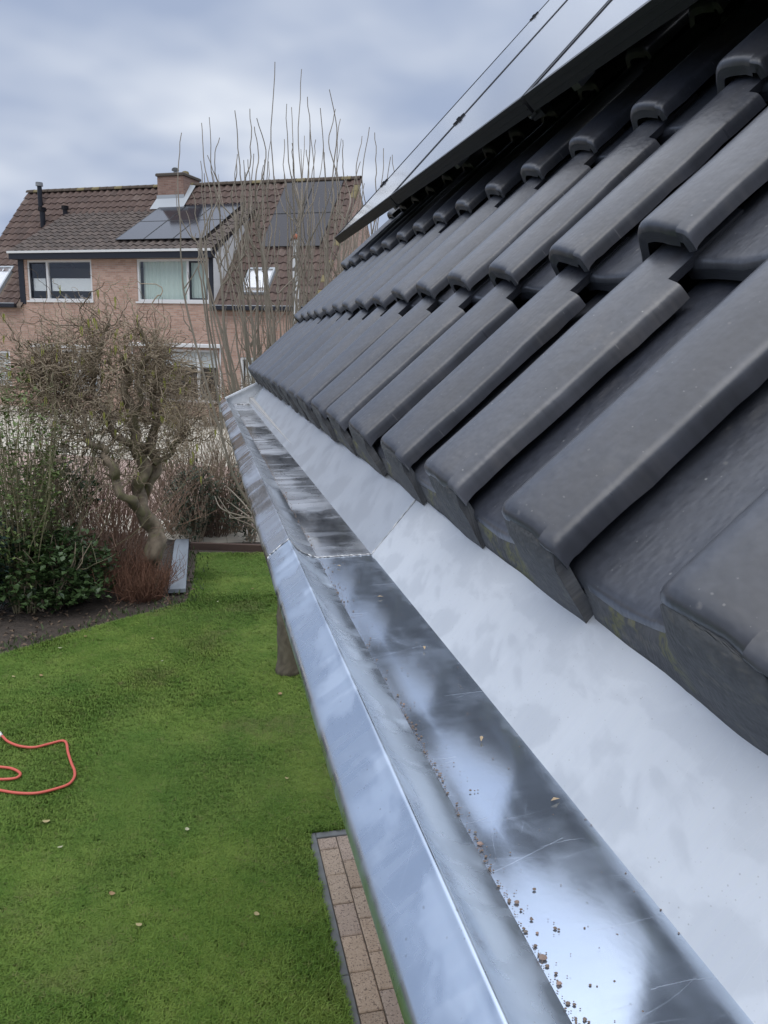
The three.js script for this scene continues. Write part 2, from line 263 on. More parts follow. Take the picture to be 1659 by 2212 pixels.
// front: small folded lip, sloping outer face that rolls over into the hanging face, closed below
const frontP = [...Array.from({ length: 13 }, (_, k) => { const t = k / 12, a = (1 - t) * (1 - t), b = 2 * t * (1 - t), c = t * t; return [a * Gp.ff[0] + b * .1125 + c * .1045, a * Gp.ff[1] + b * -.2530 + c * -.2368]; }), [.1038, -.2352], [.1026, -.2344], [.1014, -.2343], [.1003, -.2350], ...line([.0993, -.2362], [.0800, -.2520], 9), [.0778, -.2541], [.0762, -.2563], [.0752, -.2590], [.0749, -.2620], [.0752, -.2650], [.0765, -.269], [.082, -.286], [.090, -.302], [.10, -.309], [.14, -.311], [.222, -.305]];
{
  const secs = [[-.9, GZ - .001, 1], [GZ + .001, GEND, 2]];
  for (const [a, b, s] of secs) {
    part('front_edge', ribbon(frontP, a, b, .02, .0005, 20 + s), s === 1 ? M.zincFront : M.zincFrontFar, gutter);
    part('gutter_floor', ribbon(line(Gp.ff, Gp.fb, 12), a, b, .015, .0011, 40 + s), s === 1 ? M.zincFloor : M.zincFloorFar, gutter);
    part('back_wall', ribbon(line(Gp.fb, Gp.top, 14), a, b, .02, s === 1 ? .0002 : .0006, 60 + s), s === 1 ? M.zincBack : M.zincBackFar, gutter);
  }
  // solder bead over the joint
  const R = rngOf(5), path = [...line([.0752, -.2590], [.0800, -.2520], 8), ...line([.0800, -.2520], [.1014, -.2343], 18).slice(1), ...Array.from({ length: 24 }, (_, k) => { const t = 1 - (k + 1) / 24, a = (1 - t) * (1 - t), b = 2 * t * (1 - t), c = t * t; return [a * Gp.ff[0] + b * .1125 + c * .1024, a * Gp.ff[1] + b * -.2530 + c * -.2345]; }), ...line(Gp.ff, Gp.fb, 40).slice(1), ...line(Gp.fb, [.30, -.140], 40).slice(1)];
  const mb = new MB(), pts = [], rr = []; path.forEach((q, k) => { pts.push(V3(...lean(q[0], q[1] + .0004, -GZ + (R() - .5) * .003))); rr.push(.0007 + .0010 * R() * R()); }); mb.tube(pts, rr, 5); part('solder_seam', mb.build(), M.solder, gutter);
  // end stop with folded top flange
  const cap = new MB(), E = (q, z) => lean(q[0], q[1], -z), poly = [[.0742, -.2595], [.0790, -.2518], [.0993, -.2360], [.1014, -.2343], [.13, -.222], [.275, -.150], [.30, -.140], Gp.fb, Gp.ff, [.1, -.300], [.076, -.298]];
  cap.face(poly.map(q => E(q, GEND)), poly); cap.face(poly.map(q => E(q, GEND + .002)).reverse(), poly);
  part('end_stop', cap.build(), M.zincBack, gutter);
  const fl = new MB(), A = [.1000, -.2335], B = [.285, -.1430];
  const q = (p, z, dy) => lean(p[0], p[1] + dy, -z);
  fl.face([q(A, GEND - .022, 0), q(B, GEND - .022, 0), q(B, GEND + .006, .001), q(A, GEND + .006, .001)], [[0, 0], [.2, 0], [.2, .03], [0, .03]]); fl.face([q(A, GEND - .022, 0), q(B, GEND - .022, 0), q(B, GEND - .022, -.008), q(A, GEND - .022, -.008)], [[0, 0], [.2, 0], [.2, .03], [0, .03]]);
  fl.face([q(A, GEND + .006, .001), q(B, GEND + .006, .001), q(B, GEND + .006, -.02), q(A, GEND + .006, -.02)], [[0, 0], [.2, 0], [.2, .03], [0, .03]]);
  part('end_flange', fl.build(), M.zincBack, gutter);
  const pm = new MB(), s0 = []; for (let k = 0; k <= 22; k++) { const t = k / 22; s0.push(V3(...lean(mix(Gp.ff[0], Gp.fb[0], t), mix(Gp.ff[1], Gp.fb[1], t) + .001 + .002 * R(), -GEND + .10 + (R() - .5) * .02))); } pm.tube(s0, s0.map(() => .0015 + R() * .003), 5); part('solder_seam', pm.build(), M.solder, gutter);
}
// grit along the inner front corner, plus single larger crumbs
{
  const R = rngOf(31), mb = new MB();
  const floorAt = (t, Z) => { const q = lean(mix(Gp.ff[0], Gp.fb[0], t), mix(Gp.ff[1], Gp.fb[1], t), -Z); return V3(q[0], q[1] + EYE, q[2]); };
  const rock = (mb, c, r, s) => { const g = new THREE.IcosahedronGeometry(r, r > .0012 ? 1 : 0), p = g.attributes.position; const i0 = mb.p.length / 3; for (let k = 0; k < p.count; k++) { const f = .75 + .6 * n3(p.getX(k) / r * 1.7 + s, p.getY(k) / r * 1.7, p.getZ(k) / r * 1.7 + s * 3); mb.v(c.x + p.getX(k) * f * 1.2, c.y + p.getY(k) * f * .65, c.z + p.getZ(k) * f, 0, 0); mb.i.push(i0 + k); } };
  for (let k = 0; k < 1800; k++) { const Z = .22 + 2.6 * R() ** 1.6, cl = sstep(.45, .7, n3(Z * 9, 3, 3)); if (R() > .25 + .75 * cl) continue; if (Z < .4 && R() < .45) continue; const t = R() ** 8 * .25 + R() * .035; rock(mb, floorAt(t, Z).add(V3(0, .0006, 0)), .00025 + .0006 * R() ** 3, k); }
  for (let k = 0; k < 420; k++) { const Z = .22 + 1.6 * R(); rock(mb, floorAt(R(), Z).add(V3(0, .0004, 0)), .0002 + .0004 * R() * R(), k + 5000); }
  const g = part('gutter_grit', mb.build(), mat([.17, .13, .105], .9, { flatShading: true }), scene); tag(g, 'fine brown grit lying along the inner corner of the zinc gutter', 'grit', null, 'stuff');
  const cols = [mat([.23, .17, .14], .9, { flatShading: true }), mat([.30, .21, .17], .9, { flatShading: true }), mat([.17, .15, .13], .9, { flatShading: true })];
  [[.035, .256, .0044], [.045, .242, .0036], [.02, .272, .0026], [.07, .290, .0034], [.04, .335, .0038], [.055, .345, .0026], [.04, .405, .0024], [.06, .5, .0034], [.05, .515, .0026], [.05, .585, .0016], [.09, .27, .0022], [.45, .80, .0018], [.10, 1.35, .004], [.05, 1.02, .0032], [.04, 1.00, .0028]].forEach(([t, Z, r], k) => { const m = new MB(); r *= .32; rock(m, V3(0, 0, 0), r, k * 7 + 1); const o = part('mortar_crumb', m.build(), cols[k % 3], scene); o.position.copy(floorAt(t, Z)).add(V3(0, r * .62, 0)); tag(o, 'brown mortar crumb lying on the floor of the zinc gutter', 'crumb', 'mortar crumbs in the gutter'); });
  [[.55, .74], [.62, .44], [.30, .86], [.8, .36], [.70, .60]].forEach(([t, Z], k) => { const m = new MB(); m.leaf(V3(0, 0, 0), V3(Math.cos(k * 2), .05, Math.sin(k * 2)).normalize(), V3(0, 1, 0), .007, .0025, .25); const o = part('dry_leaf_scrap', m.build(), mat([.42, .32, .2], .8), scene); o.position.copy(floorAt(t, Z)).add(V3(0, .0022, 0)); tag(o, 'small dry straw-coloured leaf scrap on the gutter floor', 'leaf', 'leaf scraps in the gutter'); });
}

// ---------------------------------------------------------------- our solar panels (in the roof's frame)
{
  const PW = 1.04, PL = 1.66, T = .035, N0 = .096, U0 = .69, Z0 = -3.58;
  const frame = (() => { const b = new MB(), f = .012; b.box(0, -T, 0, PL, 0, f); b.box(0, -T, PW - f, PL, 0, PW); b.box(0, -T, f, f, 0, PW - f); b.box(PL - f, -T, f, PL, 0, PW - f); b.box(-.0015, -.012, .004, -.0001, -.010, PW - .004); b.box(-.0015, -.026, .004, -.0001, -.0235, PW - .004); b.box(f, -T, f, .03, -T + .002, PW - f); return b.build(); })();
  const glass = new MB().box(.0121, -.006, .0121, PL - .0121, -.0018, PW - .0121).build();
  const clampG = new MB().box(-.02, -.002, -.012, .02, .003, .012).box(-.005, .003, -.005, .005, .006, .005).build();
  for (let r = 0; r < 2; r++) for (let c = 0; c < 4; c++) {
    const o = thing('solar_panel', (r ? ['upper row black solar panel at the gable end of the tiled roof', 'upper row black solar panel second from the gable end', 'upper row black solar panel third from the gable end', 'upper row black solar panel fourth from the gable end'] : ['lower row black solar panel at the gable end above the gutter', 'lower row black solar panel second from the gable end above the gutter', 'lower row black solar panel third from the gable end above the gutter', 'lower row black solar panel fourth from the gable end above the gutter'])[c], 'solar panel', [0, 0, 0], 0, r ? 'upper row of panels on the tiled roof' : 'lower row of panels on the tiled roof');
    o.rotation.z = PITCH; o.position.copy(V3(U0 + r * (PL + .012), N0, Z0 + c * (PW + .012)).applyAxisAngle(V3(0, 0, 1), PITCH).add(roofOrigin));
    part('frame', frame, M.blackAlu, o); part('glass', glass, M.panelGlass, o);
    for (const u of [.33, 1.33]) { const k = part('clamp', clampG, M.blackAlu, o); k.position.set(u, .0005, c === 0 ? .004 : -.006); }
  }
  [[.30, 1], [1.30, 0]].forEach(([u, near]) => {
    const o = thing('mounting_rail', near ? 'black mounting rail under the lower part of the panel array' : 'black mounting rail under the upper part of the lower panel row', 'rail');
    o.rotation.z = PITCH; o.position.copy(V3(U0 + u, N0 - T - .002, 0).applyAxisAngle(V3(0, 0, 1), PITCH).add(roofOrigin));
    part('rail', new MB().box(0, -.038, -3.52, .038, 0, 1).build(), M.blackAlu, o);
    for (let k = 0; k < 5; k++) { const z = -3.35 + k * .82, h = new MB(); h.box(-.035, -.050, z - .016, .005, -.042, z + .016); h.box(-.075, -.064, z - .016, -.03, -.050, z + .016); h.box(-.004, -.048, z - .016, 0, -.008, z + .016); part('roof_hook', h.build(), M.alu, o); }
  });
  const o = thing('panel_bracket', 'black angled bracket bolted under the panel frame edge', 'bracket'); o.rotation.z = PITCH; o.position.copy(V3(U0 + .06, N0 - T - .001, -1.62).applyAxisAngle(V3(0, 0, 1), PITCH).add(roofOrigin));
  part('arm', new MB().box(0, -.03, 0, .02, 0, .05).build(), M.blackAlu, o); part('bolt', new MB().tube([V3(-.012, -.015, .02), V3(.002, -.015, .02)], .006, 8).build(), M.alu, o);
}

// ---------------------------------------------------------------- ground
const sheet = (pts, y, s = 1) => { const sh = new THREE.Shape(pts.map(p => new THREE.Vector2(p[0], -p[1]))), g = new THREE.ShapeGeometry(sh); g.rotateX(-Math.PI / 2); g.translate(0, y, 0); const p = g.attributes.position, uv = g.attributes.uv; for (let k = 0; k < p.count; k++) uv.setXY(k, p.getX(k) * s, p.getZ(k) * s); return g; };
const soilMap = texture(512, 512, (u, v) => { const a = fbm(u, v, 8, 8, 5, 3), b = fbm(u, v, 60, 60, 2, 6); return mixc([.035, .027, .021], [.085, .066, .052], clamp(a * .7 + b * .5 - .1)); });
const soilBump = texture(512, 512, (u, v) => fbm(u, v, 16, 16, 5, 13), false);
M.soil = mat([1, 1, 1], .95, { map: soilMap, bumpMap: soilBump, bumpScale: .03 });
const turfMap = texture(1024, 1024, (u, v) => { const a = fbm(u, v, 5, 5, 4, 23), b = fbm(u, v, 120, 120, 2, 26), c = sstep(.6, .75, fbm(u, v, 11, 11, 4, 29)); let k = mixc([.035, .07, .010], [.07, .115, .022], a * .6 + b * .6 - .1); return mixc(k, [.06, .062, .022], c * .5 * b * 1.6); });
M.turf = mat([1, 1, 1], .95, { map: turfMap, bumpMap: soilBump, bumpScale: .02 });
const brickPave = texture(1024, 1024, (u, v) => { // far paving: courses a few pixels high
  const row = Math.floor(v * 40), f = v * 40 - row, x = u * 20 + (row % 2) * .5, q = x - Math.floor(x), j = f < .08 || q < .045, t = h3(Math.floor(x) % 20, row, 4), a = fbm(u, v, 6, 6, 4, 51);
  const c = mixc([.30, .215, .175], [.42, .31, .26], t * .7 + a * .3); return j ? c.map(z => z * .62) : c;
});
M.road = mat([1, 1, 1], .9, { map: brickPave });
M.slabs = mat([.50, .46, .38], .9, { map: texture(512, 512, (u, v) => { const a = fbm(u, v, 7, 7, 5, 61), b = fbm(u, v, 70, 70, 2, 63), j = (u * 8 % 1) < .03 || (v * 8 % 1) < .03; const k = .72 + .3 * a + .16 * b; return j ? [k * .6, k * .6, k * .58] : [k, k, k]; }) });
M.earth = mat([.13, .115, .09], .95);

structure('ground', sheet([[-150, 150], [150, 150], [150, -250], [-150, -250]], -.012), M.earth);
const U2 = V3(.85488, 0, .51882), N2 = V3(.51882, 0, -.85488);
const onN = (s, n) => { const p = U2.clone().multiplyScalar(s).addScaledVector(N2, n); return [p.x, p.z]; };
structure('pavement', sheet([onN(-40, 8.75), onN(25, 8.75), onN(25, 9.75), onN(-40, 9.75)], -.002, .4), M.slabs);
structure('road', sheet([onN(-40, 9.75), onN(25, 9.75), onN(25, 14.5), onN(-40, 14.5)], -.006, .28), M.road);
structure('driveway', sheet([onN(-40, 14.5), onN(25, 14.5), onN(25, 24), onN(-40, 24)], -.003, .3), M.slabs);
const bedEdge = [[-9, -5.9], [-4, -6.0], [-2.6, -6.2], [-1.69, -6.63], [-1.37, -6.88], [-.83, -7.32], [-.45, -7.55], [-.19, -7.75], [-.12, -8.2], [-.09, -9.0], [-.08, -9.60]];
structure('lawn', sheet([[-9, 3], [.523, 3], [.523, -3.741], [3, -3.74], [5, -9.0], [.78, -9.60], [-.08, -9.72], ...bedEdge.slice().reverse()], .004, .9), M.turf);
structure('garden_bed', sheet([...bedEdge, [-.08, -9.72], [5, -9.0], [5, -9.9], [-.1, -10.25], [-2.5, -11.7], [-9, -15]], 0, 1.2), M.soil);

// grass: short tufts, uncountable
function inPoly(x, z, P) { let r = false; for (let i = 0, j = P.length - 1; i < P.length; j = i++) if ((P[i][1] > z) !== (P[j][1] > z) && x < (P[j][0] - P[i][0]) * (z - P[i][1]) / (P[j][1] - P[i][1]) + P[i][0]) r = !r; return r; }
{
  const R = rngOf(8), tuft = s => { const r = rngOf(s), mb = new MB(); for (let k = 0; k < 10; k++) { const a = r() * 6.28, l = .022 + .028 * r(), lean_ = .25 + r() * .9, w = .0012 + .0012 * r(), bx = (r() - .5) * .03, bz = (r() - .5) * .03, dx = Math.cos(a), dz = Math.sin(a), px = -dz * w, pz = dx * w, mx = bx + dx * l * .35 * lean_, my = l * .62, mz = bz + dz * l * .35 * lean_, tx = bx + dx * l * lean_, ty = l * (1 - .35 * lean_), tz = bz + dz * l * lean_; const i0 = mb.v(bx - px, 0, bz - pz), i1 = mb.v(bx + px, 0, bz + pz), i2 = mb.v(mx + px * .8, my, mz + pz * .8), i3 = mb.v(mx - px * .8, my, mz - pz * .8), i4 = mb.v(tx, ty, tz); mb.quad(i0, i1, i2, i3); mb.i.push(i3, i2, i4); } return mb.build(); };
  const P = [[-3.4, -1.2], [.522, -1.2], [.522, -3.735], [1.5, -3.735], [1.5, -9.3], [.78, -9.55], [-.06, -9.66], ...bedEdge.slice(2).reverse(), [-3.4, -6.0]];
  const spots = []; while (spots.length < 150000) { const x = -3.4 + 4.9 * R(), z = -1.2 - 8.5 * R(); if (inPoly(x, z, P) && R() < (z > -5 ? 1 : .75)) spots.push([x, z]); }
  {
    const g = new THREE.InstancedMesh(tuft(3), mat([1, 1, 1], .75), spots.length), m = new THREE.Matrix4(), q = new THREE.Quaternion(), e = new THREE.Euler(), c = new THREE.Color();
    for (let k = 0; k < spots.length; k++) {
      const [x, z] = spots[k], big = fbm3(x * 1.1, z * 1.1, 2.2, 3), mid = fbm3(x * 5, z * 5, 7.7, 2), s = .80 + .22 * big + .35 * R();
      e.set((n3(x * 2.2, z * 2.2, 1) - .5) * .45, R() * 6.28, (n3(x * 2.2, z * 2.2, 9) - .5) * .45); q.setFromEuler(e); m.compose(V3(x, .003, z), q, V3(s, s, s)); g.setMatrixAt(k, m);
      let col = mixc([.086, .174, .013], [.185, .270, .042], clamp((mid - .5) * 1.3 + .45 + (R() - .5) * .6)); col = mixc(col, [.056, .135, .012], sstep(.48, .7, big) * .35); const dry = sstep(.62, .75, fbm3(x * 2.4 + 9, z * 2.4, 4.4, 3)); col = mixc(col, [.20, .185, .07], dry * .5 * R() + (R() < .035 ? .5 : 0)); c.setRGB(...col); g.setColorAt(k, c);
    }
    g.name = numbered('lawn_grass'); g.castShadow = g.receiveShadow = true; scene.add(g); tag(g, 'short green grass covering the whole lawn below the gutter', 'grass', null, 'stuff');
  }
}
// fallen leaves
{
  const R = rngOf(19), ms = [mat([.36, .30, .15], .8), mat([.30, .20, .10], .8), mat([.40, .40, .26], .8)];
  const px = [[30, 1462], [185, 1375], [130, 1400], [300, 1998], [243, 1932], [130, 1830], [620, 1682], [605, 1500], [405, 1793], [330, 1380], [545, 1272], [470, 1300], [100, 1775], [90, 1460], [350, 1428], [555, 1975]];
  px.forEach(([x, y], k) => { const m = new MB(), a = R() * 6.28; const L = .012 + .009 * R(), Wd = L * (.45 + .3 * R()), cv = .3 + R() * .5, c0 = m.v(0, 0, 0), ring = []; for (let q = 0; q < 10; q++) { const t = q / 10 * 6.283, X = Math.cos(t) * L, Y = Math.sin(t) * Wd * (1 - .25 * Math.cos(t)); ring.push(m.v(X * Math.cos(a) - Y * Math.sin(a), cv * (X * X + Y * Y) / L * .8 + .002 * n3(q, k, 1), X * Math.sin(a) + Y * Math.cos(a))); } for (let q = 0; q < 10; q++) m.i.push(c0, ring[q], ring[(q + 1) % 10]); const o = part('fallen_leaf', m.build(), ms[k % 3], scene); o.position.copy(ground(x, y, .042)); tag(o, 'pale dry fallen leaf lying on the green lawn', 'leaf', 'fallen leaves scattered on the lawn'); });
}
// paved strip with kerb
{
  const path = new THREE.Group(); path.name = 'paved_path'; path.userData.kind = 'structure'; scene.add(path);
  const sp = specks(2600, 71, .8, 2.6, 512), pm = texture(512, 512, (u, v, i, j) => { const a = fbm(u, v, 10, 10, 4, 91), b = fbm(u, v, 90, 90, 2, 92), k = sp[j * 512 + i]; let c = mixc([.30, .235, .175], [.45, .355, .275], a * .5 + b * .6 - .05); c = mixc(c, [.07, .05, .045], sstep(.62, .75, fbm(u, v, 70, 70, 2, 95)) * .7); return mixc(c, [.55, .49, .42], k * .75); });
  const mats = [0, 1, 2, 3].map(k => mat([[1, 1, 1], [.9, .88, .86], [1.08, 1.05, 1.02], [.95, .95, 1]][k], .9, { map: rep(pm, 2.5), bumpMap: rep(soilBump, 4), bumpScale: .004 }));
  const R = rngOf(4), full = [], half = new MB(); for (let v = 0; v < 3; v++) { const m = new MB(); m.slab(.0026, -.06, .0026, .1024, 0, .2074, .005); for (let k = 0; k < m.t.length; k += 2) { m.t[k] += v * .37; m.t[k + 1] += v * .53; } full.push(m.build()); }
  half.slab(.0026, -.06, .0026, .1024, 0, .0954, .005); const hg = half.build();
  for (let c = 0; c < 5; c++) { let z = -3.69; if (c % 2 === 0) { const o = part('paver', hg, mats[Math.floor(R() * 4)], path); o.position.set(.565 + c * .105, .012, z); z += .098; } for (; z < .2; z += .21) { const o = part('paver', full[Math.floor(R() * 3)], mats[Math.floor(R() * 4)], path); o.position.set(.565 + c * .105, .012 + (R() - .5) * .003, z); o.rotation.y = (R() - .5) * .008; } }
  const km = mat([.17, .18, .185], .9, { map: rep(texture(256, 256, (u, v) => { const a = .6 + .5 * fbm(u, v, 6, 6, 5, 99); return [a, a, a]; }), 3) });
  for (let k = 0; k < 4; k++) part('kerb_slab', new MB().slab(.524, -.1, -3.74 + k, .562, .014, -3.74 + k + .996, .003).build(), km, path);
  part('kerb_slab', new MB().slab(.5635, -.1, -3.74, 1.05, .014, -3.694, .003).build(), km, path);
  part('bedding_sand', new MB().box(.563, -.2, -3.692, 1.09, .003, .4).build(), mat([.10, .085, .07], .95), path);
}
// garden hose with a brass-white coupling
{
  const o = thing('garden_hose', 'salmon pink garden hose lying in loops on the lawn', 'hose'), hm = mat([.62, .12, .085], .5), y = .045;
  const g = l => smooth(l.map(([a, b]) => ground(a, b, y)), l.length * 10);
  part('hose', new MB().tube(g([[5, 1590], [18, 1602], [45, 1612], [75, 1614], [105, 1607], [135, 1600], [142, 1603], [147, 1625], [155, 1650], [161, 1665], [160, 1680], [148, 1694], [120, 1704], [80, 1713], [40, 1713], [0, 1707], [-60, 1695], [-140, 1690]]), .0085, 8).build(), hm, o);
  part('hose_loop', new MB().tube(g([[-120, 1660], [-40, 1655], [5, 1657], [25, 1660], [40, 1667], [44, 1673], [36, 1680], [15, 1683], [-10, 1683], [-80, 1680]]), .0085, 8).build(), hm, o);
  const p = ground(3, 1589, .047), q = ground(-12, 1578, .05); part('coupling', new MB().tube([p, p.clone().lerp(q, .25), p.clone().lerp(q, .26), p.clone().lerp(q, .8), q], [.012, .013, .017, .017, .011], 10).build(), mat([.75, .72, .68], .4), o);
}
// grey board, edging, stump
{
  const b = thing('grey_board', 'long flat grey board lying from the flower bed to the edging', 'board', [-.277, 0, -9.13]); b.rotation.y = -.005;
  part('board', new MB().slab(-.09, .03, -1.07, .09, .075, 1.07, .004).build(), mat([.25, .28, .31], .7, { map: texture(128, 512, (u, v) => { const a = .75 + .4 * fbm(u, v, 20, 3, 4, 7); return [a, a, a]; }) }), b);
  for (const z of [-.8, .7]) part('bearer', new MB().box(-.08, 0, z, .08, .03, z + .1).build(), M.soil, b);
  const e = thing('garden_edging', 'low reddish brown timber edging behind the far end of the lawn', 'edging'), wm = mat([.10, .066, .052], .85, { map: texture(512, 64, (u, v) => { const a = .65 + .6 * fbm(u, v, 3, 24, 4, 17); return [a, a, a]; }) });
  const A = V3(-.15, 0, -9.95), dx = V3(.79, 0, .215).normalize();
  for (let k = 0; k < 3; k++) { const pl = part('edging_plank', new MB().slab(0, 0, -.03, 1.19, .09 - k * .006, .03, .004).build(), wm, e); pl.position.copy(A).addScaledVector(dx, k * 1.2); pl.rotation.y = -Math.atan2(dx.z, dx.x); }
}

// ---------------------------------------------------------------- plants
const bark = texture(256, 256, (u, v) => { const a = fbm(u, v, 8, 4, 5, 5); return mixc([.07, .055, .04], [.21, .18, .13], a); });
M.bark = mat([1, 1, 1], .9, { map: rep(bark, 4, 4), bumpMap: rep(bark, 4, 4), bumpScale: .006 });
M.hazel = mat([.42, .335, .24], .85); M.hazelBark = mat([1, 1, 1], .9, { map: rep(texture(256, 256, (u, v) => { const a = fbm(u, v, 6, 6, 5, 15), g = sstep(.5, .7, fbm(u, v, 5, 5, 4, 18)); return mixc(mixc([.07, .052, .036], [.36, .29, .21], a), [.19, .18, .085], g * .6); }), 3, 3), bumpMap: rep(bark, 6, 6), bumpScale: .012 });
M.whip = mat([.31, .265, .21], .8); M.catkin = mat([.36, .36, .09], .85); M.redtwig = mat([.30, .185, .14], .9);
const leafM = (c, r = .55) => mat(c, r, { physical: true, transmission: .12, thickness: 0 });

// curly branch: heading is bent by noise of its own
function curl(o, d, len, amp, wave, R, up = 0) {
  const n = Math.max(5, Math.round(len / .022)), st = len / n, pts = [o.clone()], h = d.clone().normalize(), ax = V3(R() - .5, R() - .5, R() - .5).normalize(); let ph = R() * 6.28;
  for (let k = 0; k < n; k++) { ph += st / wave * 6.28 * (.6 + .8 * R()); if (R() < .15) ax.set(R() - .5, R() - .5, R() - .5).normalize(); h.applyAxisAngle(ax, Math.sin(ph) * amp * st * 60); h.y += up * st; h.normalize(); pts.push(pts[pts.length - 1].clone().addScaledVector(h, st)); }
  return pts;
}
// corkscrew hazel
{
  const o = thing('corkscrew_hazel', 'bare corkscrew hazel with twisted trunk and yellow catkins in the flower bed', 'tree'), R = rngOf(606), Zd = -8.3;
  const P = (x, y, dz = 0) => atDepth(x, y, Zd + dz);
  const gn = (pts, a) => pts.map((p, k) => p.clone().add(V3((n3(k * .17, 1, a) - .5) * .10, 0, (n3(k * .17, 7, a) - .5) * .14)));
  const taper = (n, a, b, s) => Array.from({ length: n }, (_, k) => mix(a, b, k / (n - 1)) * (.88 + .26 * n3(k * .22, s, 3)));
  const base = ground(318, 1275); const limbs = [];
  const limb = (c, a, b, name, s) => { const pts = gn(smooth(c, c.length * 7), s); const mb = new MB(); mb.tube(pts, taper(pts.length, a, b, s), 14); for (let q = 0; q < mb.p.length; q += 3) { const k = Math.min(pts.length - 1, Math.floor(q / 3 / 15)), c = pts[k], X = mb.p[q], Y = mb.p[q + 1], Z = mb.p[q + 2], g = 1 + (fbm3(X * 15, Y * 9, Z * 15, 3) - .5) * 1.1; mb.p[q] = c.x + (X - c.x) * g; mb.p[q + 1] = c.y + (Y - c.y) * g; mb.p[q + 2] = c.z + (Z - c.z) * g; } part(name, mb.build(), M.hazelBark, o); limbs.push([pts, b]); };
  limb([base, P(322, 1215), P(336, 1165), P(312, 1105), P(300, 1065), P(318, 1025, .1), P(305, 975), P(285, 925, .05), P(282, 870), P(268, 820), P(275, 765)], .095, .028, 'trunk', 3);
  limb([P(318, 1110), P(290, 1088, .2), P(262, 1070, .3), P(248, 1035, .3), P(236, 1000, .35), P(222, 975, .3), P(205, 955, .3), P(190, 920, .35), P(170, 870, .3)], .055, .02, 'branch', 5);
  limb([P(312, 1050), P(338, 1015, -.1), P(330, 970, -.1), P(345, 915, -.15), P(335, 850, -.2), P(350, 790, -.2), P(340, 730, -.2)], .06, .018, 'branch', 7);
  limb([P(300, 965), P(270, 950, .1), P(240, 930, .1), P(215, 880, .1), P(200, 820, .1), P(215, 750, .1), P(240, 700, .1)], .04, .014, 'branch', 9);
  limb([P(285, 900), P(310, 860, .15), P(305, 800, .2), P(320, 750, .2), P(300, 690, .2)], .035, .012, 'branch', 11);
  limb([P(330, 1000), P(365, 985, .1), P(380, 960, .15), P(405, 940, .1)], .03, .012, 'branch', 13);
  limb([P(215, 880), P(170, 845, -.1), P(130, 815, -.1), P(100, 790, -.1)], .025, .010, 'branch', 15);
  const mb = new MB(), mb2 = new MB(), ck = new MB(), C = P(232, 835);
  for (let k = 0; k < 1700; k++) {
    const an = R() * 6.28, uu = R() * 2 - 1, rr = Math.cbrt(.15 + .85 * R()) * (.55 + .85 * n3(Math.cos(an) * 1.6 + 3, uu * 1.8, Math.sin(an) * 1.6 + 7)), T = V3(C.x + Math.cos(an) * Math.sqrt(1 - uu * uu) * 1.35 * rr, C.y + uu * (uu > 0 ? .85 : .95) * rr, C.z + Math.sin(an) * Math.sqrt(1 - uu * uu) * .65 * rr); let p = null, bd = 9; for (let q = 0; q < 9; q++) { const [pts] = limbs[Math.floor(R() * limbs.length)], e = pts[Math.floor((.3 + .7 * R()) * (pts.length - 1))], dd = e.distanceTo(T); if (dd < bd) { bd = dd; p = e; } }
    if (R() < .4) p = p.clone().lerp(T, .45);
    const d = T.clone().sub(p).normalize().add(V3((R() - .5) * .5, (R() - .3) * .5, (R() - .5) * .5)).normalize();
    const len = clamp(p.distanceTo(T) * (.9 + .5 * R()), .18, 1.1), w = curl(p, d, len, .38 + .4 * R(), .10 + .1 * R(), R, .25); const r0 = .0035 + .005 * R() * len;
    (R() < .45 ? mb2 : mb).tube(w, w.map((_, i) => r0 * (1 - .65 * i / w.length)), 4, false);
    if (R() < .5) { const q = w[Math.floor(w.length * (.4 + .5 * R()))], w2 = curl(q, V3(R() - .5, R() - .4, R() - .5), .12 + .25 * R(), .9, .1, R, .3); mb.tube(w2, w2.map((_, i) => .0035 * (1 - .5 * i / w2.length)), 3, false); }
    if (R() < .12) { const q = w[w.length - 1 - Math.floor(R() * w.length * .4)]; for (let c = 0; c < 1 + R() * 3; c++) { const l = .04 + .05 * R(), a = q.clone().add(V3((R() - .5) * .02, 0, (R() - .5) * .02)); ck.tube([a, a.clone().add(V3((R() - .5) * .01, -l * .5, (R() - .5) * .01)), a.clone().add(V3((R() - .5) * .02, -l, 0))], [.003, .0048, .0025], 5); } }
  }
  for (const [x, y] of [[238, 722], [245, 735], [232, 745], [150, 770], [215, 800], [182, 790], [262, 860], [255, 880], [300, 715], [228, 770], [205, 742]]) for (let c = 0; c < 4; c++) { const a = P(x + R() * 10, y + R() * 12, (R() - .5) * .3), l = .06 + .05 * R(); ck.tube([a, a.clone().add(V3(.004, -l * .5, 0)), a.clone().add(V3(0, -l, 0))], [.003, .0055, .003], 5); }
  part('twigs', mb.build(), M.hazel, o).userData.kind = 'stuff'; part('older_twigs', mb2.build(), mat([.19, .145, .10], .9), o).userData.kind = 'stuff'; part('catkins', ck.build(), M.catkin, o).userData.kind = 'stuff';
  // leaders standing above the crown
  const lm = new MB(); for (const c of [[[240, 700], [232, 660], [228, 640], [245, 615], [262, 600]], [[345, 740], [360, 690], [330, 660], [350, 625], [300, 610], [275, 615]], [[170, 790], [100, 780], [60, 765], [20, 755], [0, 745]], [[130, 815], [85, 770], [60, 745], [100, 735], [130, 720]], [[300, 690], [280, 650], [270, 620], [285, 600]], [[200, 760], [190, 700], [205, 672], [190, 660]]]) { const pts = smooth(c.map(([x, y]) => P(x, y)), 26); lm.tube(pts.map((p, k) => p.add(V3((n3(k * .7, 2, c[0][0]) - .5) * .05, (n3(k * .7, 5, c[0][0]) - .5) * .05, 0))), pts.map((_, k) => .009 * (1 - .6 * k / 26)), 5); }
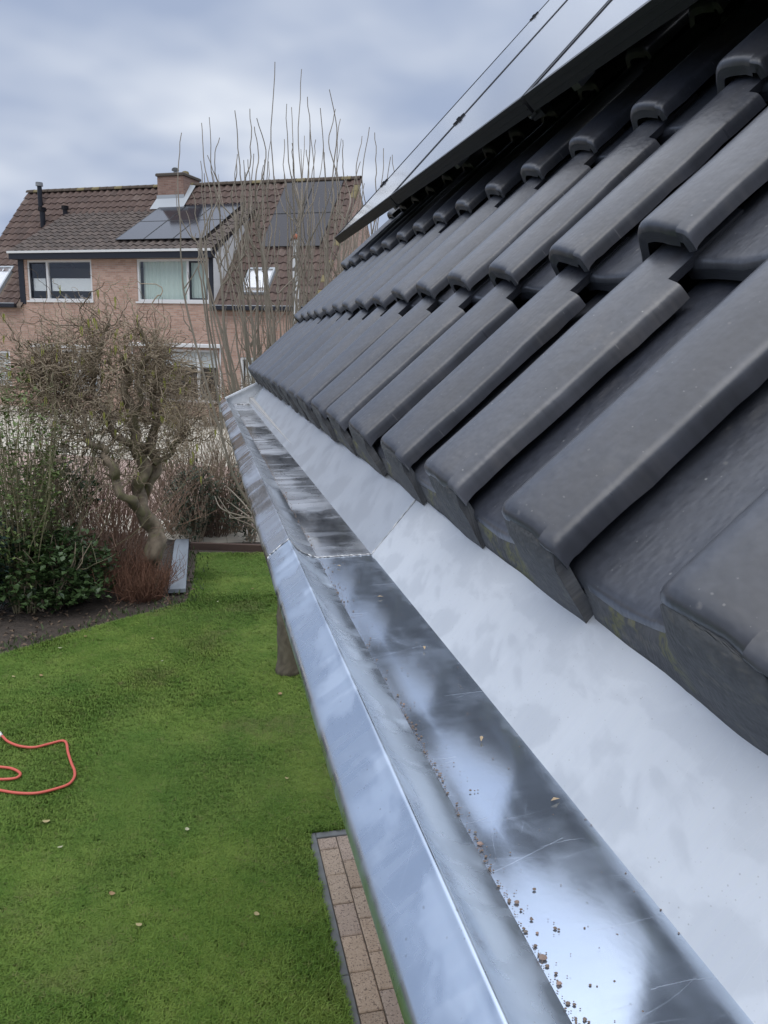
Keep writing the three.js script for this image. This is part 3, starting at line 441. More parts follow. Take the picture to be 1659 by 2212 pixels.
  part('leaders', lm.build(), M.hazel, o).userData.kind = 'stuff';
}
// pollarded tree with long upright whips
{
  const o = thing('pollarded_tree', 'pollarded bare tree with tall straight upright whips beside the gutter', 'tree'), R = rngOf(909), Zd = -5.9, B = V3(.655, 0, -5.87);
  const tr = [B.clone(), V3(.66, .25, -5.87), V3(.655, .5, -5.88), V3(.665, .8, -5.9), V3(.68, 1.0, -5.9)]; part('trunk', new MB().tube(smooth(tr, 16), smooth(tr, 16).map((p, k) => .088 + .02 * Math.exp(-k / 2) + .012 * n3(k, 3, 2) + (k > 12 ? .03 : 0)), 12).build(), M.bark, o);
  const tops = [[513, 240], [538, 236], [551, 272], [564, 258], [598, 137], [630, 229], [650, 148], [668, 212], [696, 237], [722, 195], [728, 239], [733, 257], [680, 279], [673, 303], [799, 272], [783, 294], [803, 284], [825, 320], [840, 338], [852, 335], [504, 332], [440, 263], [387, 284], [470, 300], [560, 330], [615, 300], [640, 310], [655, 320], [705, 330], [745, 300], [455, 335], [525, 345], [590, 350], [770, 350]];
  const side = new MB();
  for (let k = 0; k < 26; k++) { const x = 400 + 390 * R(), y = 330 + 190 * R(), dz = (R() - .5) * 1.0, top = atDepth(x, y, Zd + dz), low = atDepth(mix(612, x, .55 + .2 * R()), 830 + 170 * R(), Zd + dz * .6), mid = atDepth(mix(612, x, .9) + (R() - .5) * 16, 600 + 60 * R(), Zd + dz), pts = smooth([low, mid, mid.clone().lerp(top, .5), top], 20); pts.forEach((p, i) => { p.x += (n3(i * .7, k, 4) - .5) * .02; }); side.tube(pts, pts.map((_, i) => mix(.007, .0025, i / 20)), 4, false); }
  tops.forEach(([x, y], k) => {
    const dz = (R() - .5) * .9, top = atDepth(x + (R() - .5) * 4, y, Zd + dz), kn = 640 + R() * 220, bx = mix(606, x, .62 + .2 * R()), mid = atDepth(mix(bx, x, .85) + (R() - .5) * 10, kn - 190, Zd + dz * .9), low = atDepth(mix(616, x, .40 + .2 * R()) + (R() - .5) * 10, kn + 140, Zd + dz * .5), st = V3(.67 + (R() - .5) * .1, .85 + .18 * R(), -5.9 + (R() - .5) * .1);
    const pts = smooth([st, low, mid, mid.clone().lerp(top, .5).add(V3((R() - .5) * .05, 0, 0)), top], 34); pts.forEach((p, i) => { p.x += (n3(i * .6, k, 1) - .5) * .016 + (n3(i * .17, k, 6) - .5) * .09 * Math.min(1, i / 6); p.z += (n3(i * .2, k, 9) - .5) * .08; });
    const r0 = .007 + .006 * R(); part('branch', new MB().tube(pts, pts.map((_, i) => mix(r0, .0026, Math.pow(i / 34, .75))), 6).build(), M.whip, o);
    for (let s = 0; s < 12; s++) { const q = pts[4 + Math.floor(R() * 15)], l = .2 + .6 * R(), a = (R() - .5) * 1.7, e = q.clone().add(V3(Math.sin(a) * l * .45, l * (.55 + .35 * R()), (R() - .5) * l * .8)), m = q.clone().lerp(e, .5).add(V3(Math.sin(a) * l * .1, -l * .04, 0)), w = smooth([q, m, e], 8); w.forEach((p, i) => { p.x += (n3(i * .9, s, k) - .5) * .02; }); side.tube(w, w.map((_, i) => mix(.0048, .002, i / 8)), 4, false); }
  });
  for (let k = 0; k < 26; k++) { const a = V3(.66, .7 + .3 * R(), -5.9), e = atDepth(470 + 120 * R(), 860 + 300 * R(), Zd + (R() - .5) * .8), m = a.clone().lerp(e, .55).add(V3((R() - .5) * .1, .05 + .1 * R(), 0)), w = smooth([a, m, e, e.clone().add(V3(-.12 * R(), .25 * R(), (R() - .5) * .2))], 16); side.tube(w, w.map((_, i) => mix(.008, .003, i / 16)), 5, false); }
  part('side_shoots', side.build(), M.whip, o).userData.kind = 'stuff';
}
// leafy clumps -------------------------------------------------------------------------
function bush(name, label, cat, c, rx, ry, rz, n, lm, l0, l1, seed, opt = {}) {
  const o = thing(name, label, cat), R = rngOf(seed), mb = new MB(), st = new MB();
  const stems = []; for (let k = 0; k < (opt.stems || 14); k++) { const a = R() * 6.28, r = Math.sqrt(R()), e = V3(c[0] + Math.cos(a) * rx * r, c[1] + ry * (opt.lowTop || .4) + ry * (1.0 - .3 * r) * R(), c[2] + Math.sin(a) * rz * r), b = V3(c[0] + Math.cos(a) * rx * .25 * r, 0, c[2] + Math.sin(a) * rz * .25 * r), w = smooth([b, b.clone().lerp(e, .3).add(V3((R() - .5) * .16, .06, (R() - .5) * .16)), b.clone().lerp(e, .65).add(V3((R() - .5) * .18, .06, (R() - .5) * .18)), e], 10); st.tube(w, w.map((_, i) => mix(opt.sr || .008, .003, i / 10)), 5, false); stems.push(w); }
  for (let k = 0; k < n; k++) {
    let p; if (opt.onStems && R() < opt.onStems) { const w = stems[Math.floor(R() * stems.length)]; p = w[3 + Math.floor(R() * 8)].clone().add(V3((R() - .5) * .12, (R() - .5) * .1, (R() - .5) * .12)); }
    else { const a = R() * 6.28, u = R() * 2 - 1, r = Math.cbrt(.25 + .75 * R()), lump = .45 + .95 * n3(Math.cos(a) * 2.6 + seed, u * 2.6, Math.sin(a) * 2.6); p = V3(c[0] + Math.cos(a) * Math.sqrt(1 - u * u) * rx * r * lump, c[1] + u * ry * r * lump, c[2] + Math.sin(a) * Math.sqrt(1 - u * u) * rz * r * lump); }
    if (p.y < .02) p.y = .02 + R() * .05;
    const d = V3(R() - .5, (opt.droop ? -.3 : .1) + R() * .5 - .2, R() - .5).normalize(), up = V3((R() - .5) * .8, 1, (R() - .5) * .8).normalize(); mb.leaf(p, d, up, mix(l0, l1, R()), mix(l0, l1, R()) * (opt.asp || .5), .18);
  }
  part('stems', st.build(), opt.sm || M.hazel, o).userData.kind = 'stuff'; part('foliage', mb.build(), lm, o).userData.kind = 'stuff'; return o;
}
bush('ivy_bush', 'dark green glossy ivy bush low at the edge of the flower bed', 'bush', [-1.52, .38, -7.85], .62, .42, .45, 2600, leafM([.060, .105, .035], .38), .05, .09, 11, { asp: .75, stems: 20 });
bush('blue_green_bush', 'blue-green leaved bush at the outer side of the dark ivy', 'bush', [-2.12, .55, -7.75], .38, .55, .4, 1300, leafM([.040, .075, .062], .5), .06, .11, 12, { asp: .45 });
bush('leafy_shrub', 'tall loose shrub with yellowish stems and fresh green leaves above the ivy', 'shrub', [-1.72, 1.25, -7.8], .55, 1.05, .5, 2600, leafM([.13, .185, .05], .55), .035, .07, 13, { onStems: .6, stems: 60, sr: .0055, lowTop: .2, sm: mat([.26, .225, .13], .8), asp: .55 });
bush('evergreen_bush', 'dark evergreen bush by the timber edging beside the grey board', 'bush', [-.12, .52, -10.35], .42, .52, .38, 1300, leafM([.035, .058, .028], .45), .05, .09, 14, { asp: .35 });
bush('evergreen_shrub', 'dark evergreen bush behind the timber edging near the pollarded tree', 'bush', [.62, .55, -10.25], .36, .55, .36, 1100, leafM([.033, .055, .028], .45), .05, .09, 15, { asp: .35 });
bush('flowering_shrub', 'bare shrub with faded pinkish flower heads behind the grey board', 'shrub', [.15, .6, -10.6], .75, .5, .35, 900, mat([.36, .25, .21], .9), .025, .05, 16, { asp: .8, stems: 60, sr: .005, sm: mat([.17, .12, .09], .9) });
bush('ivy_patch', 'small patch of green ivy climbing behind the hazel trunk', 'ivy', [-1.5, 1.05, -8.6], .42, .35, .3, 500, leafM([.05, .095, .03], .45), .05, .09, 17, { asp: .75 });
function brush(name, label, c, rx, rz, h0, h1, n, m, r, seed, sp = .5, cl = .35) { const o = thing(name, label, 'shrub'), R = rngOf(seed), mb = new MB(), hd = new MB(); for (let k = 0; k < n; k++) { const a = R() * 6.28, q = Math.sqrt(R()), b = V3(c[0] + Math.cos(a) * rx * q * .55, 0, c[1] + Math.sin(a) * rz * q * .55), l = mix(h0, h1, R()), d = V3(Math.cos(a) * q * sp + (R() - .5) * .4, 1, Math.sin(a) * q * sp + (R() - .5) * .4).normalize(), w = curl(b, d, l, cl * .25, .3, R, .2).filter((_, i) => i % 3 === 0); if (w.length < 3) continue; mb.tube(w, w.map((_, i) => mix(r, r * .45, i / w.length)), 4, false); const e = w[w.length - 1]; for (let s = 0; s < 3; s++) { const f = w[Math.floor(w.length * (.45 + .5 * R()))], g = f.clone().add(V3((R() - .5) * .22, .05 + .16 * R(), (R() - .5) * .22)); hd.tube([f, f.clone().lerp(g, .5).add(V3(0, .02, 0)), g], [r * .5, r * .45, r * .3], 3, false); } } part('stems', mb.build(), m, o).userData.kind = 'stuff'; part('twigs', hd.build(), m, o).userData.kind = 'stuff'; return o; }
brush('brown_shrub', 'dense reddish brown twiggy shrub behind the hazel', [-1.15, -8.75], .75, .55, .8, 1.65, 420, mat([.36, .235, .175], .9), .0045, 21);
brush('dead_stalks', 'dead reddish brown stalks around the foot of the hazel', [-.62, -8.0], .34, .3, .18, .5, 260, mat([.19, .095, .06], .9), .004, 22, .7, .6);
brush('olive_brush', 'thin olive twigged shrub standing left of the hazel crown', [-1.85, -8.5], .7, .5, 1.3, 2.75, 260, mat([.32, .285, .18], .85), .0045, 23, .4);
brush('bare_bush', 'bare brown bush on the road side behind the hazel trunk', [.05, -10.9], 1.0, .5, .9, 2.1, 420, mat([.30, .235, .165], .9), .0045, 24, .4);
// litter on the bed
{
  const R = rngOf(55), mb = new MB(); for (let k = 0; k < 900; k++) { const x = -2.6 + 2.6 * R(), z = -6.4 - 2.6 * R() ** 1.4; if (inPoly(x, z, [...bedEdge, [-.08, -9.7], [-9, -12]])) mb.leaf(V3(x, .012 + .02 * R(), z), V3(R() - .5, (R() - .5) * .3, R() - .5).normalize(), V3((R() - .5) * .5, 1, (R() - .5) * .5).normalize(), .02 + .045 * R(), .012 + .025 * R(), .3); }
  tag(part('leaf_litter', mb.build(), mat([.15, .105, .07], .9), scene), 'brown leaf litter strewn over the bare soil of the flower bed', 'litter', null, 'stuff');
  const g = new MB(); for (let k = 0; k < 420; k++) { const t = R(), i = Math.min(bedEdge.length - 2, 2 + Math.floor(t * (bedEdge.length - 3))), a = bedEdge[i], b = bedEdge[i + 1], f = R(), x = mix(a[0], b[0], f) + (R() - .5) * .3, z = mix(a[1], b[1], f) - .35 * R() * R(); g.leaf(V3(x, .01, z), V3(R() - .5, .7 + R(), R() - .5).normalize(), V3(R() - .5, .3, R() - .5).normalize(), .03 + .05 * R(), .008 + .015 * R(), .3); }
  tag(part('bed_weeds', g.build(), leafM([.075, .115, .035], .6), scene), 'small green weeds along the border of lawn and bed', 'weeds', null, 'stuff');
}

// ---------------------------------------------------------------- the house across the street, local frame: x along the facade, y up, z towards us
const HT = Math.atan2(-U2.z, U2.x);
const HPOS = [N2.x * 24, 0, N2.z * 24];
{
  const house = thing('brick_house', 'brown brick house with tiled roof, wide dormer and chimney across the street', 'house', HPOS, HT);
  const XL = -24.8, XR = -10.2, EY = 3.9, RY = 8.46, RD = 3.92, SL = Math.atan2(RY - EY, RD), DX0 = -22.0, DX1 = -13.95;
  const brick = texture(1024, 1024, (u, v) => { const nr = 48, nc = 14, row = Math.floor(v * nr), f = v * nr - row, x = u * nc + (row % 2) * .5, q = x - Math.floor(x), a = fbm(u, v, 5, 5, 5, 21), t = h3(((Math.floor(x) % nc) + nc) % nc, row, 8); let c = mixc([.38, .228, .168], [.60, .405, .315], clamp(t * .65 + a * .5 - .1)); if (f < .16 || q < .045) c = mixc([.44, .38, .33], [.52, .46, .40], a); return c; });
  const bb = texture(1024, 1024, (u, v) => { const nr = 48, row = Math.floor(v * nr), f = v * nr - row, x = u * 14 + (row % 2) * .5, q = x - Math.floor(x); return f < .16 || q < .045 ? 0 : .7 + .3 * fbm(u, v, 60, 60, 2, 5); }, false);
  const bm = mat([1, 1, 1], .92, { map: rep(brick, 1 / 3.08, 1 / 3.08), bumpMap: rep(bb, 1 / 3.08, 1 / 3.08), bumpScale: .006 });
  const white = mat([.74, .74, .72], .45), black = mat([.016, .018, .026], .4), glass = mat([1, 1, 1], 0, { physical: true, transmission: 1, thickness: 0, ior: 1.5 });
  const blind = mat([.70, .74, .72], .85), dark = mat([.17, .13, .10], .9), lead = mat([.42, .45, .47], .6);
  // facade with window openings
  const W = [['W1', -21.65, -18.82, 3.93, 5.35], ['W2', -16.94, -14.09, 3.93, 5.35], ['L0', -24.4, -22.72, .75, 2.06], ['L1', -21.45, -18.72, .55, 2.2], ['L2', -16.9, -13.80, .5, 2.32], ['L3', -12.95, -11.9, .15, 2.12]];
  const sh = new THREE.Shape([[XL, 0], [XR, 0], [XR, EY], [DX1, EY], [DX1, 5.42], [DX0, 5.42], [DX0, EY], [XL, EY]].map(p => new THREE.Vector2(...p)));
  for (const [, a, b, c, d] of W) sh.holes.push(new THREE.Path([[a, c], [a, d], [b, d], [b, c]].map(p => new THREE.Vector2(...p))));
  const fg = new THREE.ExtrudeGeometry(sh, { depth: .22, bevelEnabled: false }); fg.translate(0, 0, -.22); part('wall', fg, bm, house);
  for (const x of [XL, XR - .22]) { const g = new THREE.ExtrudeGeometry(new THREE.Shape([[.23, 0], [RD * 2, 0], [RD * 2, EY - .05], [RD, RY - .12], [.23, EY + .16]].map(p => new THREE.Vector2(...p))), { depth: .22, bevelEnabled: false }); g.rotateY(Math.PI / 2); part('gable_wall', g, bm, house).position.set(x, 0, 0); }
  part('rear_wall', new MB().box(XL + .23, 0, -RD * 2 - .2, XR - .23, EY, -RD * 2).build(), bm, house);
  part('storey_floor', new MB().box(XL + .25, 2.6, -RD * 2, XR - .25, 2.8, -.5).build(), dark, house);
  part('room_wall', new MB().box(XL + .25, 0, -2.6, XR - .25, 5.3, -2.5).build(), mat([.48, .45, .41], .9), house);
  const bar = (m, x0, y0, x1, y1, z0 = -.12, z1 = -.03) => m.box(x0, y0, z0, x1, y1, z1);
  for (const [id, a, b, c, d] of W) {
    const w = new THREE.Group(); w.name = 'window'; house.add(w); const f = new MB(), t = .075;
    bar(f, a, c, a + t, d); bar(f, b - t, c, b, d); bar(f, a + t, d - t, b - t, d); bar(f, a + t, c, b - t, c + t);
    const mul = { W1: [-20.78], W2: [-14.92], L1: [-20.55, -19.6], L2: [-14.6], L0: [], L3: [] }[id]; for (const m of mul) bar(f, m - .045, c + t, m + .045, d - t); if (id === 'L1') bar(f, a + t, 1.72, -19.65, 1.79); if (id === 'L3') bar(f, a + t, 1.0, b - t, 1.1);
    part('frame', f.build(), white, w);
    if (id === 'W1' || id === 'W2') { const sash = new MB(), x0 = id === 'W1' ? a + t : -14.875, x1 = id === 'W1' ? -20.825 : b - t; bar(sash, x0, c + t, x0 + .05, d - t, -.11, -.045); bar(sash, x1 - .05, c + t, x1, d - t, -.11, -.045); bar(sash, x0 + .05, c + t, x1 - .05, c + t + .05, -.11, -.045); bar(sash, x0 + .05, d - t - .05, x1 - .05, d - t, -.11, -.045); part('sash', sash.build(), black, w); }
    const xs = [a + t, ...mul, b - t]; for (let k = 0; k + 1 < xs.length; k++) part('pane', new MB().box(xs[k] + (k ? .045 : 0), c + t, -.082, xs[k + 1] - (k + 2 < xs.length ? .045 : 0), d - t, -.078).build(), glass, w);
    part('sill', new MB().box(a - .06, c - .06, -.2, b + .06, c - .002, .05).build(), id[0] === 'W' ? white : mat([.20, .14, .11], .8), w);
    if (id === 'W1') { for (const [x0, x1] of [[a + .13, -20.86], [-20.70, b - .09]]) part('blind', new MB().box(x0, 4.28, -.17, x1, 4.72, -.16).build(), blind, w); for (const [x, h] of [[-20.3, .2], [-19.6, .16], [-19.2, .13]]) part('ornament', new MB().tube([V3(x, 4.0, -.4), V3(x, 4 + h * .4, -.4), V3(x, 4 + h, -.4)], [.05, .07, .035], 8).build(), mat([.5, .48, .44], .8), w); }
    if (id === 'W2') { const m = new MB(), n = 130, rows = []; for (let k = 0; k <= n; k++) { const x = mix(a + .09, b - .09, k / n), z = -.26 + .028 * Math.sin(x * 34 + 1.5 * Math.sin(x * 5)) + .02 * n3(x * 6, 1, 1); rows.push([m.v(x, c + .05, z, x, 0), m.v(x, d - .05, z, x, 1)]); } for (let k = 0; k < n; k++) m.quad(rows[k][0], rows[k + 1][0], rows[k + 1][1], rows[k][1]); part('curtain', m.build(), mat([.55, .66, .58], .9), w); }
    if (id === 'L0') { const m = new MB(); for (let k = 0; k < 22; k++) m.box(a + .08, c + .08 + k * .055, -.20, b - .08, c + .125 + k * .055, -.185); part('blind', m.build(), blind, w); }
    if (id === 'L2') part('blind', new MB().box(a + .1, 1.72, -.2, b - .1, d - .05, -.19).build(), blind, w);
    if (id === 'L1') part('panel', new MB().box(-20.5, .63, -.15, -18.8, 1.28, -.13).build(), mat([.55, .62, .66], .5), w);
    if (id === 'L3') part('blind', new MB().box(a + .1, 1.2, -.2, b - .1, d - .05, -.19).build(), blind, w);
  }
  for (const [a, b, y] of [[-21.6, -18.6, 2.24], [-17.3, -13.62, 2.40]]) { const q = part('sunscreen_box', new MB().slab(a, y, .005, b, y + .13, .16, .03).build(), white, house); for (const x of [a + .05, b - .09]) part('guide_rail', new MB().box(x, .7, .01, x + .04, y, .05).build(), white, q); }
  // roof tiles ------------------------------------------------------------------
  const tw = .30, gauge = .345, tg = (() => { const m = new MB(), n = 8, row = []; for (let k = 0; k <= n; k++) { const x = k / n * (tw + .01), y = .028 * Math.sin((k / n) * Math.PI * 2 - .6) + .028; row.push([m.v(x, y + .034, 0, x, 0), m.v(x, y, gauge + .05, x, gauge), m.v(x, y + .034, 0, x, 0), m.v(x, y + .016, 0, x, .02)]); } for (let k = 0; k < n; k++) { m.quad(row[k][0], row[k + 1][0], row[k + 1][1], row[k][1]); m.quad(row[k][2], row[k][3], row[k + 1][3], row[k + 1][2]); } return m.build(); })();
  const rt = texture(256, 256, (u, v) => { const a = fbm(u, v, 10, 10, 4, 2), b = sstep(.62, .72, fbm(u, v, 26, 26, 3, 7)); return mixc(mixc([.6, .6, .6], [1.25, 1.2, 1.15], a).map(x => x * .8), [.9, .85, .65], b * .5); });
  const tm = [[.135, .090, .075], [.160, .110, .092], [.115, .080, .068], [.19, .14, .12]].map(c => mat(c, .85, { map: rt })), dm = [[.125, .10, .088], [.15, .12, .105], [.11, .09, .08]].map(c => mat(c, .9, { map: rt }));
  const R = rngOf(3), slots = [];
  const DRY0 = 5.60, DRD0 = -.30, DRY1 = 7.44, DRD1 = 3.04, DSL = Math.atan2(DRY1 - DRY0, DRD1 - DRD0);
  const inDormer = (x, d) => d < 3.0 && x > DX0 - .25 + .0 && x < DX1 + .12 ;
  const sky_ = [[-24.6, -23.2, .15, 1.05], [-13.05, -12.05, .2, .95]];
  for (let r = 0; r * gauge < RD / Math.cos(SL) - .1; r++) for (let x = XL - .05; x < XR - .1; x += tw) { const l = r * gauge, d = l * Math.cos(SL) - .16, y = EY - .16 * Math.tan(SL) + l * Math.sin(SL); if (inDormer(x + .15, d + .1)) continue; if (sky_.some(s => x + .2 > s[0] && x + .1 < s[1] && d + .12 > s[2] - .1 && d + .12 < s[3])) continue; slots.push([x, y, -d, SL, tm[Math.floor(R() * R() * 4)]]); }
  const nMain = slots.length;
  for (let r = 0; r * gauge < (DRD1 - DRD0) / Math.cos(DSL); r++) for (let x = DX0 - .2; x < DX1 + .1; x += tw) { const l = r * gauge; slots.push([x, DRY0 + l * Math.sin(DSL), -(DRD0 + l * Math.cos(DSL)), DSL, dm[Math.floor(R() * 3)]]); }
  const roofP = part('roof', new MB().face([[XL - .05, EY - .22, .16], [XR + .05, EY - .22, .16], [XR + .05, RY - .03, -RD], [XL - .05, RY - .03, -RD]].map(p => p)) || new MB().build(), dark, house);
  { const m = new MB(), a = [[XL - .05, EY - .21, .16], [XR + .05, EY - .21, .16], [XR + .05, RY - .03, -RD], [XL - .05, RY - .03, -RD]]; const lo = a.map(p => [p[0], p[1] - .1, p[2]]);
    // deck is left open where the dormer stands
    for (const [x0, x1, d0] of [[XL - .05, DX0 + .1, -.16], [DX0 + .1, DX1 - .1, 3.0], [DX1 - .1, XR + .05, -.16]]) { const y0 = EY + d0 * Math.tan(SL) - .01, y1 = RY - .02; m.face([[x0, y0, -d0], [x1, y0, -d0], [x1, y1, -RD], [x0, y1, -RD]]); m.face([[x0, y0 - .08, -d0], [x0, y1 - .08, -RD], [x1, y1 - .08, -RD], [x1, y0 - .08, -d0]]); m.face([[x0, y0 - .08, -d0], [x1, y0 - .08, -d0], [x1, y0, -d0], [x0, y0, -d0]]); }
    m.face([[XL, RY - .02, -RD], [XR, RY - .02, -RD], [XR, EY - .1, -RD * 2], [XL, EY - .1, -RD * 2]]); roofP.geometry = m.build(); }
  const camL = (x, y, z) => { const c = Math.cos(HT), s = Math.sin(HT), wx = HPOS[0] + c * x + s * z, wz = HPOS[2] - s * x + c * z; return Math.hypot(wx, y - EYE, wz); };
  const order = slots.map((q, k) => [camL(q[0], q[1], q[2]), k]).sort((a, b) => a[0] - b[0]).map(q => q[1]), solo = new Set(order.slice(0, 300)), byM = new Map();
  slots.forEach((q, k) => { const [x, y, z, s, m] = q, dy = (R() - .5) * .008, rx = -(Math.PI / 2 - 0) + 0; const mx = new THREE.Matrix4().makeRotationFromEuler(new THREE.Euler(s + (R() - .5) * .02, (R() - .5) * .012, 0)).setPosition(x, y + dy, z); const flip = tg.userData.f || (tg.userData.f = (() => { const g = tg.clone(); g.scale(1, 1, -1); const i = g.index.array; for (let n = 0; n < i.length; n += 3) { const t = i[n]; i[n] = i[n + 1]; i[n + 1] = t; } g.computeVertexNormals(); return g; })()); if (solo.has(k)) { const o = part('roof_tile', flip, m, roofP); mx.decompose(o.position, o.quaternion, o.scale); } else { if (!byM.has(m)) byM.set(m, []); byM.get(m).push(flip.clone().applyMatrix4(mx)); } });
  for (const [m, l] of byM) { const o = part('roof_tiles_beyond', mergeGeometries(l), m, roofP); o.userData.kind = 'stuff'; }
  const lich = mat([.20, .165, .085], .95), ridgeM = mat([.11, .085, .065], .9, { map: rt });
  for (let x = XL - .05, k = 0; x < XR; x += .36, k++) { const pts = [], m = new MB(); const g = new THREE.CylinderGeometry(.125, .135, .38, 9, 1, true, 0, Math.PI); g.rotateZ(Math.PI / 2); g.rotateX(0); const o = part('ridge_tile', g, R() < .22 ? lich : ridgeM, roofP); o.rotation.x = -Math.PI / 2 + Math.PI / 2; o.position.set(x + .18, RY + .0, -RD); }
  { const vm = [lich, tm[0], tm[1]]; for (let l = .1; l < RD / Math.cos(SL) - .1; l += .34) { const m = new MB(); m.slab(-.11, -.05, -.2, .11, .085, .16, .03); const o = part('verge_tile', m.build(), vm[R() < .3 ? 0 : 1 + Math.floor(R() * 2)], roofP); o.position.set(XR + .03, EY + l * Math.sin(SL) - .05, -l * Math.cos(SL)); o.rotation.x = SL; } }
  for (const [x0, x1] of [[XL - .05, DX0 - .08], [DX1 + .05, XR + .08]]) { part('eaves_gutter', new MB().box(x0, EY - .22, .17, x1, EY - .10, .30).build(), black, house); part('gutter_edge', new MB().box(x0, EY - .098, .285, x1, EY - .075, .305).build(), lead, house); part('soffit', new MB().box(x0, EY - .235, .005, x1, EY - .222, .28).build(), black, house); }
  // dormer
  const dor = new THREE.Group(); dor.name = 'dormer'; house.add(dor);
  part('fascia', new MB().box(DX0 - .16, 5.36, .005, DX1 + .12, 5.56, .30).build(), black, dor); part('dormer_gutter', new MB().box(DX0 - .2, 5.562, .26, DX1 + .16, 5.64, .35).build(), white, dor);
  part('corner_post', new MB().box(DX0 - .02, EY - .1, -.02, DX0 + .22, 5.36, .03).build(), black, dor); part('corner_post', new MB().box(DX1 - .12, EY - .05, -.02, DX1 + .03, 5.36, .03).build(), black, dor);
  for (const [x, s, m] of [[DX0, -1, black], [DX1, 1, white]]) { const q = new MB(), xo = x + s * .015, tri = [[xo, EY - .05, -.03], [xo, 5.40, -.03], [xo, 7.30, -2.98]]; q.face(tri); q.face(tri.map(p => [p[0] - s * .05, p[1], p[2]])); part('cheek', q.build(), m, dor); const e = new MB(), A = [xo + s * .05, 5.40, .2], B = [xo + s * .05, 7.28, -3.02]; e.face([A, B, [B[0], B[1] + .2, B[2]], [A[0], A[1] + .2, A[2]]]); e.face([[A[0] - s * .06, A[1], A[2]], A, B, [B[0] - s * .06, B[1], B[2]]]); part('barge_board', e.build(), black, dor); }
  part('dormer_deck', new MB().box(0, 0, 0, .001, .001, .001).build(), dark, dor).geometry = (() => { const m = new MB(); m.face([[DX0 - .18, 5.57, .28], [DX1 + .12, 5.57, .28], [DX1 + .12, 7.42, -3.05], [DX0 - .18, 7.42, -3.05]]); m.face([[DX0 - .18, 5.52, .28], [DX1 + .12, 5.52, .28], [DX1 + .12, 7.37, -3.05], [DX0 - .18, 7.37, -3.05]]); return m.build(); })();
  // chimney
  const ch = part('chimney', new MB().box(-18.19, 7.3, -4.5, -17.05, 8.75, -3.32).build(), mat([.62, .60, .60], .92, { map: bm.map, bumpMap: bm.bumpMap, bumpScale: .006 }), house);
  part('chimney_cap', new MB().slab(-18.24, 8.752, -4.55, -17.0, 8.86, -3.27, .03).build(), mat([.10, .085, .07], .9), ch); part('cowl', new MB().tube([V3(-17.75, 8.86, -3.9), V3(-17.75, 9.05, -3.9), V3(-17.75, 9.051, -3.9), V3(-17.75, 9.12, -3.9)], [.07, .07, .14, .13], 10).tube([V3(-17.75, 9.13, -3.9), V3(-17.75, 9.2, -3.9)], [.12, .04], 10).build(), lead, ch); part('ridge_hump', new MB().tube([V3(-17.3, 8.86, -3.9), V3(-17.3, 9.0, -3.9), V3(-17.3, 9.03, -3.9)], [.17, .12, .03], 9).build(), lich, ch);
  const fl = new MB(); { const yAt = d => EY + d * Math.tan(SL) + .15; fl.face([[-18.35, yAt(2.98), -2.98], [-16.9, yAt(2.98), -2.98], [-17.0, yAt(3.30) + .05, -3.30], [-18.24, yAt(3.30) + .05, -3.30]]); fl.face([[-16.9, yAt(2.98), -2.98], [-16.8, yAt(3.85), -3.85], [-17.04, yAt(3.85) + .04, -3.85], [-17.03, yAt(3.3) + .06, -3.3]]); fl.face([[-18.24, yAt(3.32), -3.315], [-17.02, yAt(3.32), -3.315], [-17.02, yAt(3.32) + .16, -3.312], [-18.24, yAt(3.32) + .16, -3.312]]); } part('lead_flashing', fl.build(), lead, ch);
  // vents and skylights
  for (const [x, d, h, r] of [[-23.0, 2.55, .62, .10], [-22.15, 2.85, .36, .09], [-23.76, 3.35, .8, .09]]) { const y = EY + d * Math.tan(SL); const v = part('roof_vent', new MB().tube([V3(x, y, -d), V3(x, y + h, -d)], r, 10).build(), black, house); part('vent_cap', new MB().tube([V3(x, y + h, -d), V3(x, y + h + .001, -d), V3(x, y + h + .14, -d)], [r, r * 1.6, r * 1.5], 10).build(), x < -23.5 ? lead : black, v); }
  for (const [x0, x1, d0, d1] of sky_) { const w = new THREE.Group(); w.name = 'skylight'; house.add(w); const y = d => EY + d * Math.tan(SL) + .13; const L = (d1 - d0) / Math.cos(SL); w.position.set(x0, y(d0), -d0); w.rotation.x = SL; const wd = x1 - x0; part('frame', new MB().box(0, -.12, -L, .07, .02, 0).box(wd - .07, -.12, -L, wd, .02, 0).box(.07, -.12, -.07, wd - .07, .02, 0).box(.07, -.12, -L, wd - .07, .02, -L + .07).build(), lead, w); part('pane', new MB().box(.07, -.005, -L + .07, wd - .07, .0, -.07).build(), glass, w); part('blind', new MB().box(.08, -.06, -L + .08, wd - .08, -.05, x0 < -20 ? -.08 : -L * .25).build(), mat([.75, .76, .78], .8), w); }
}
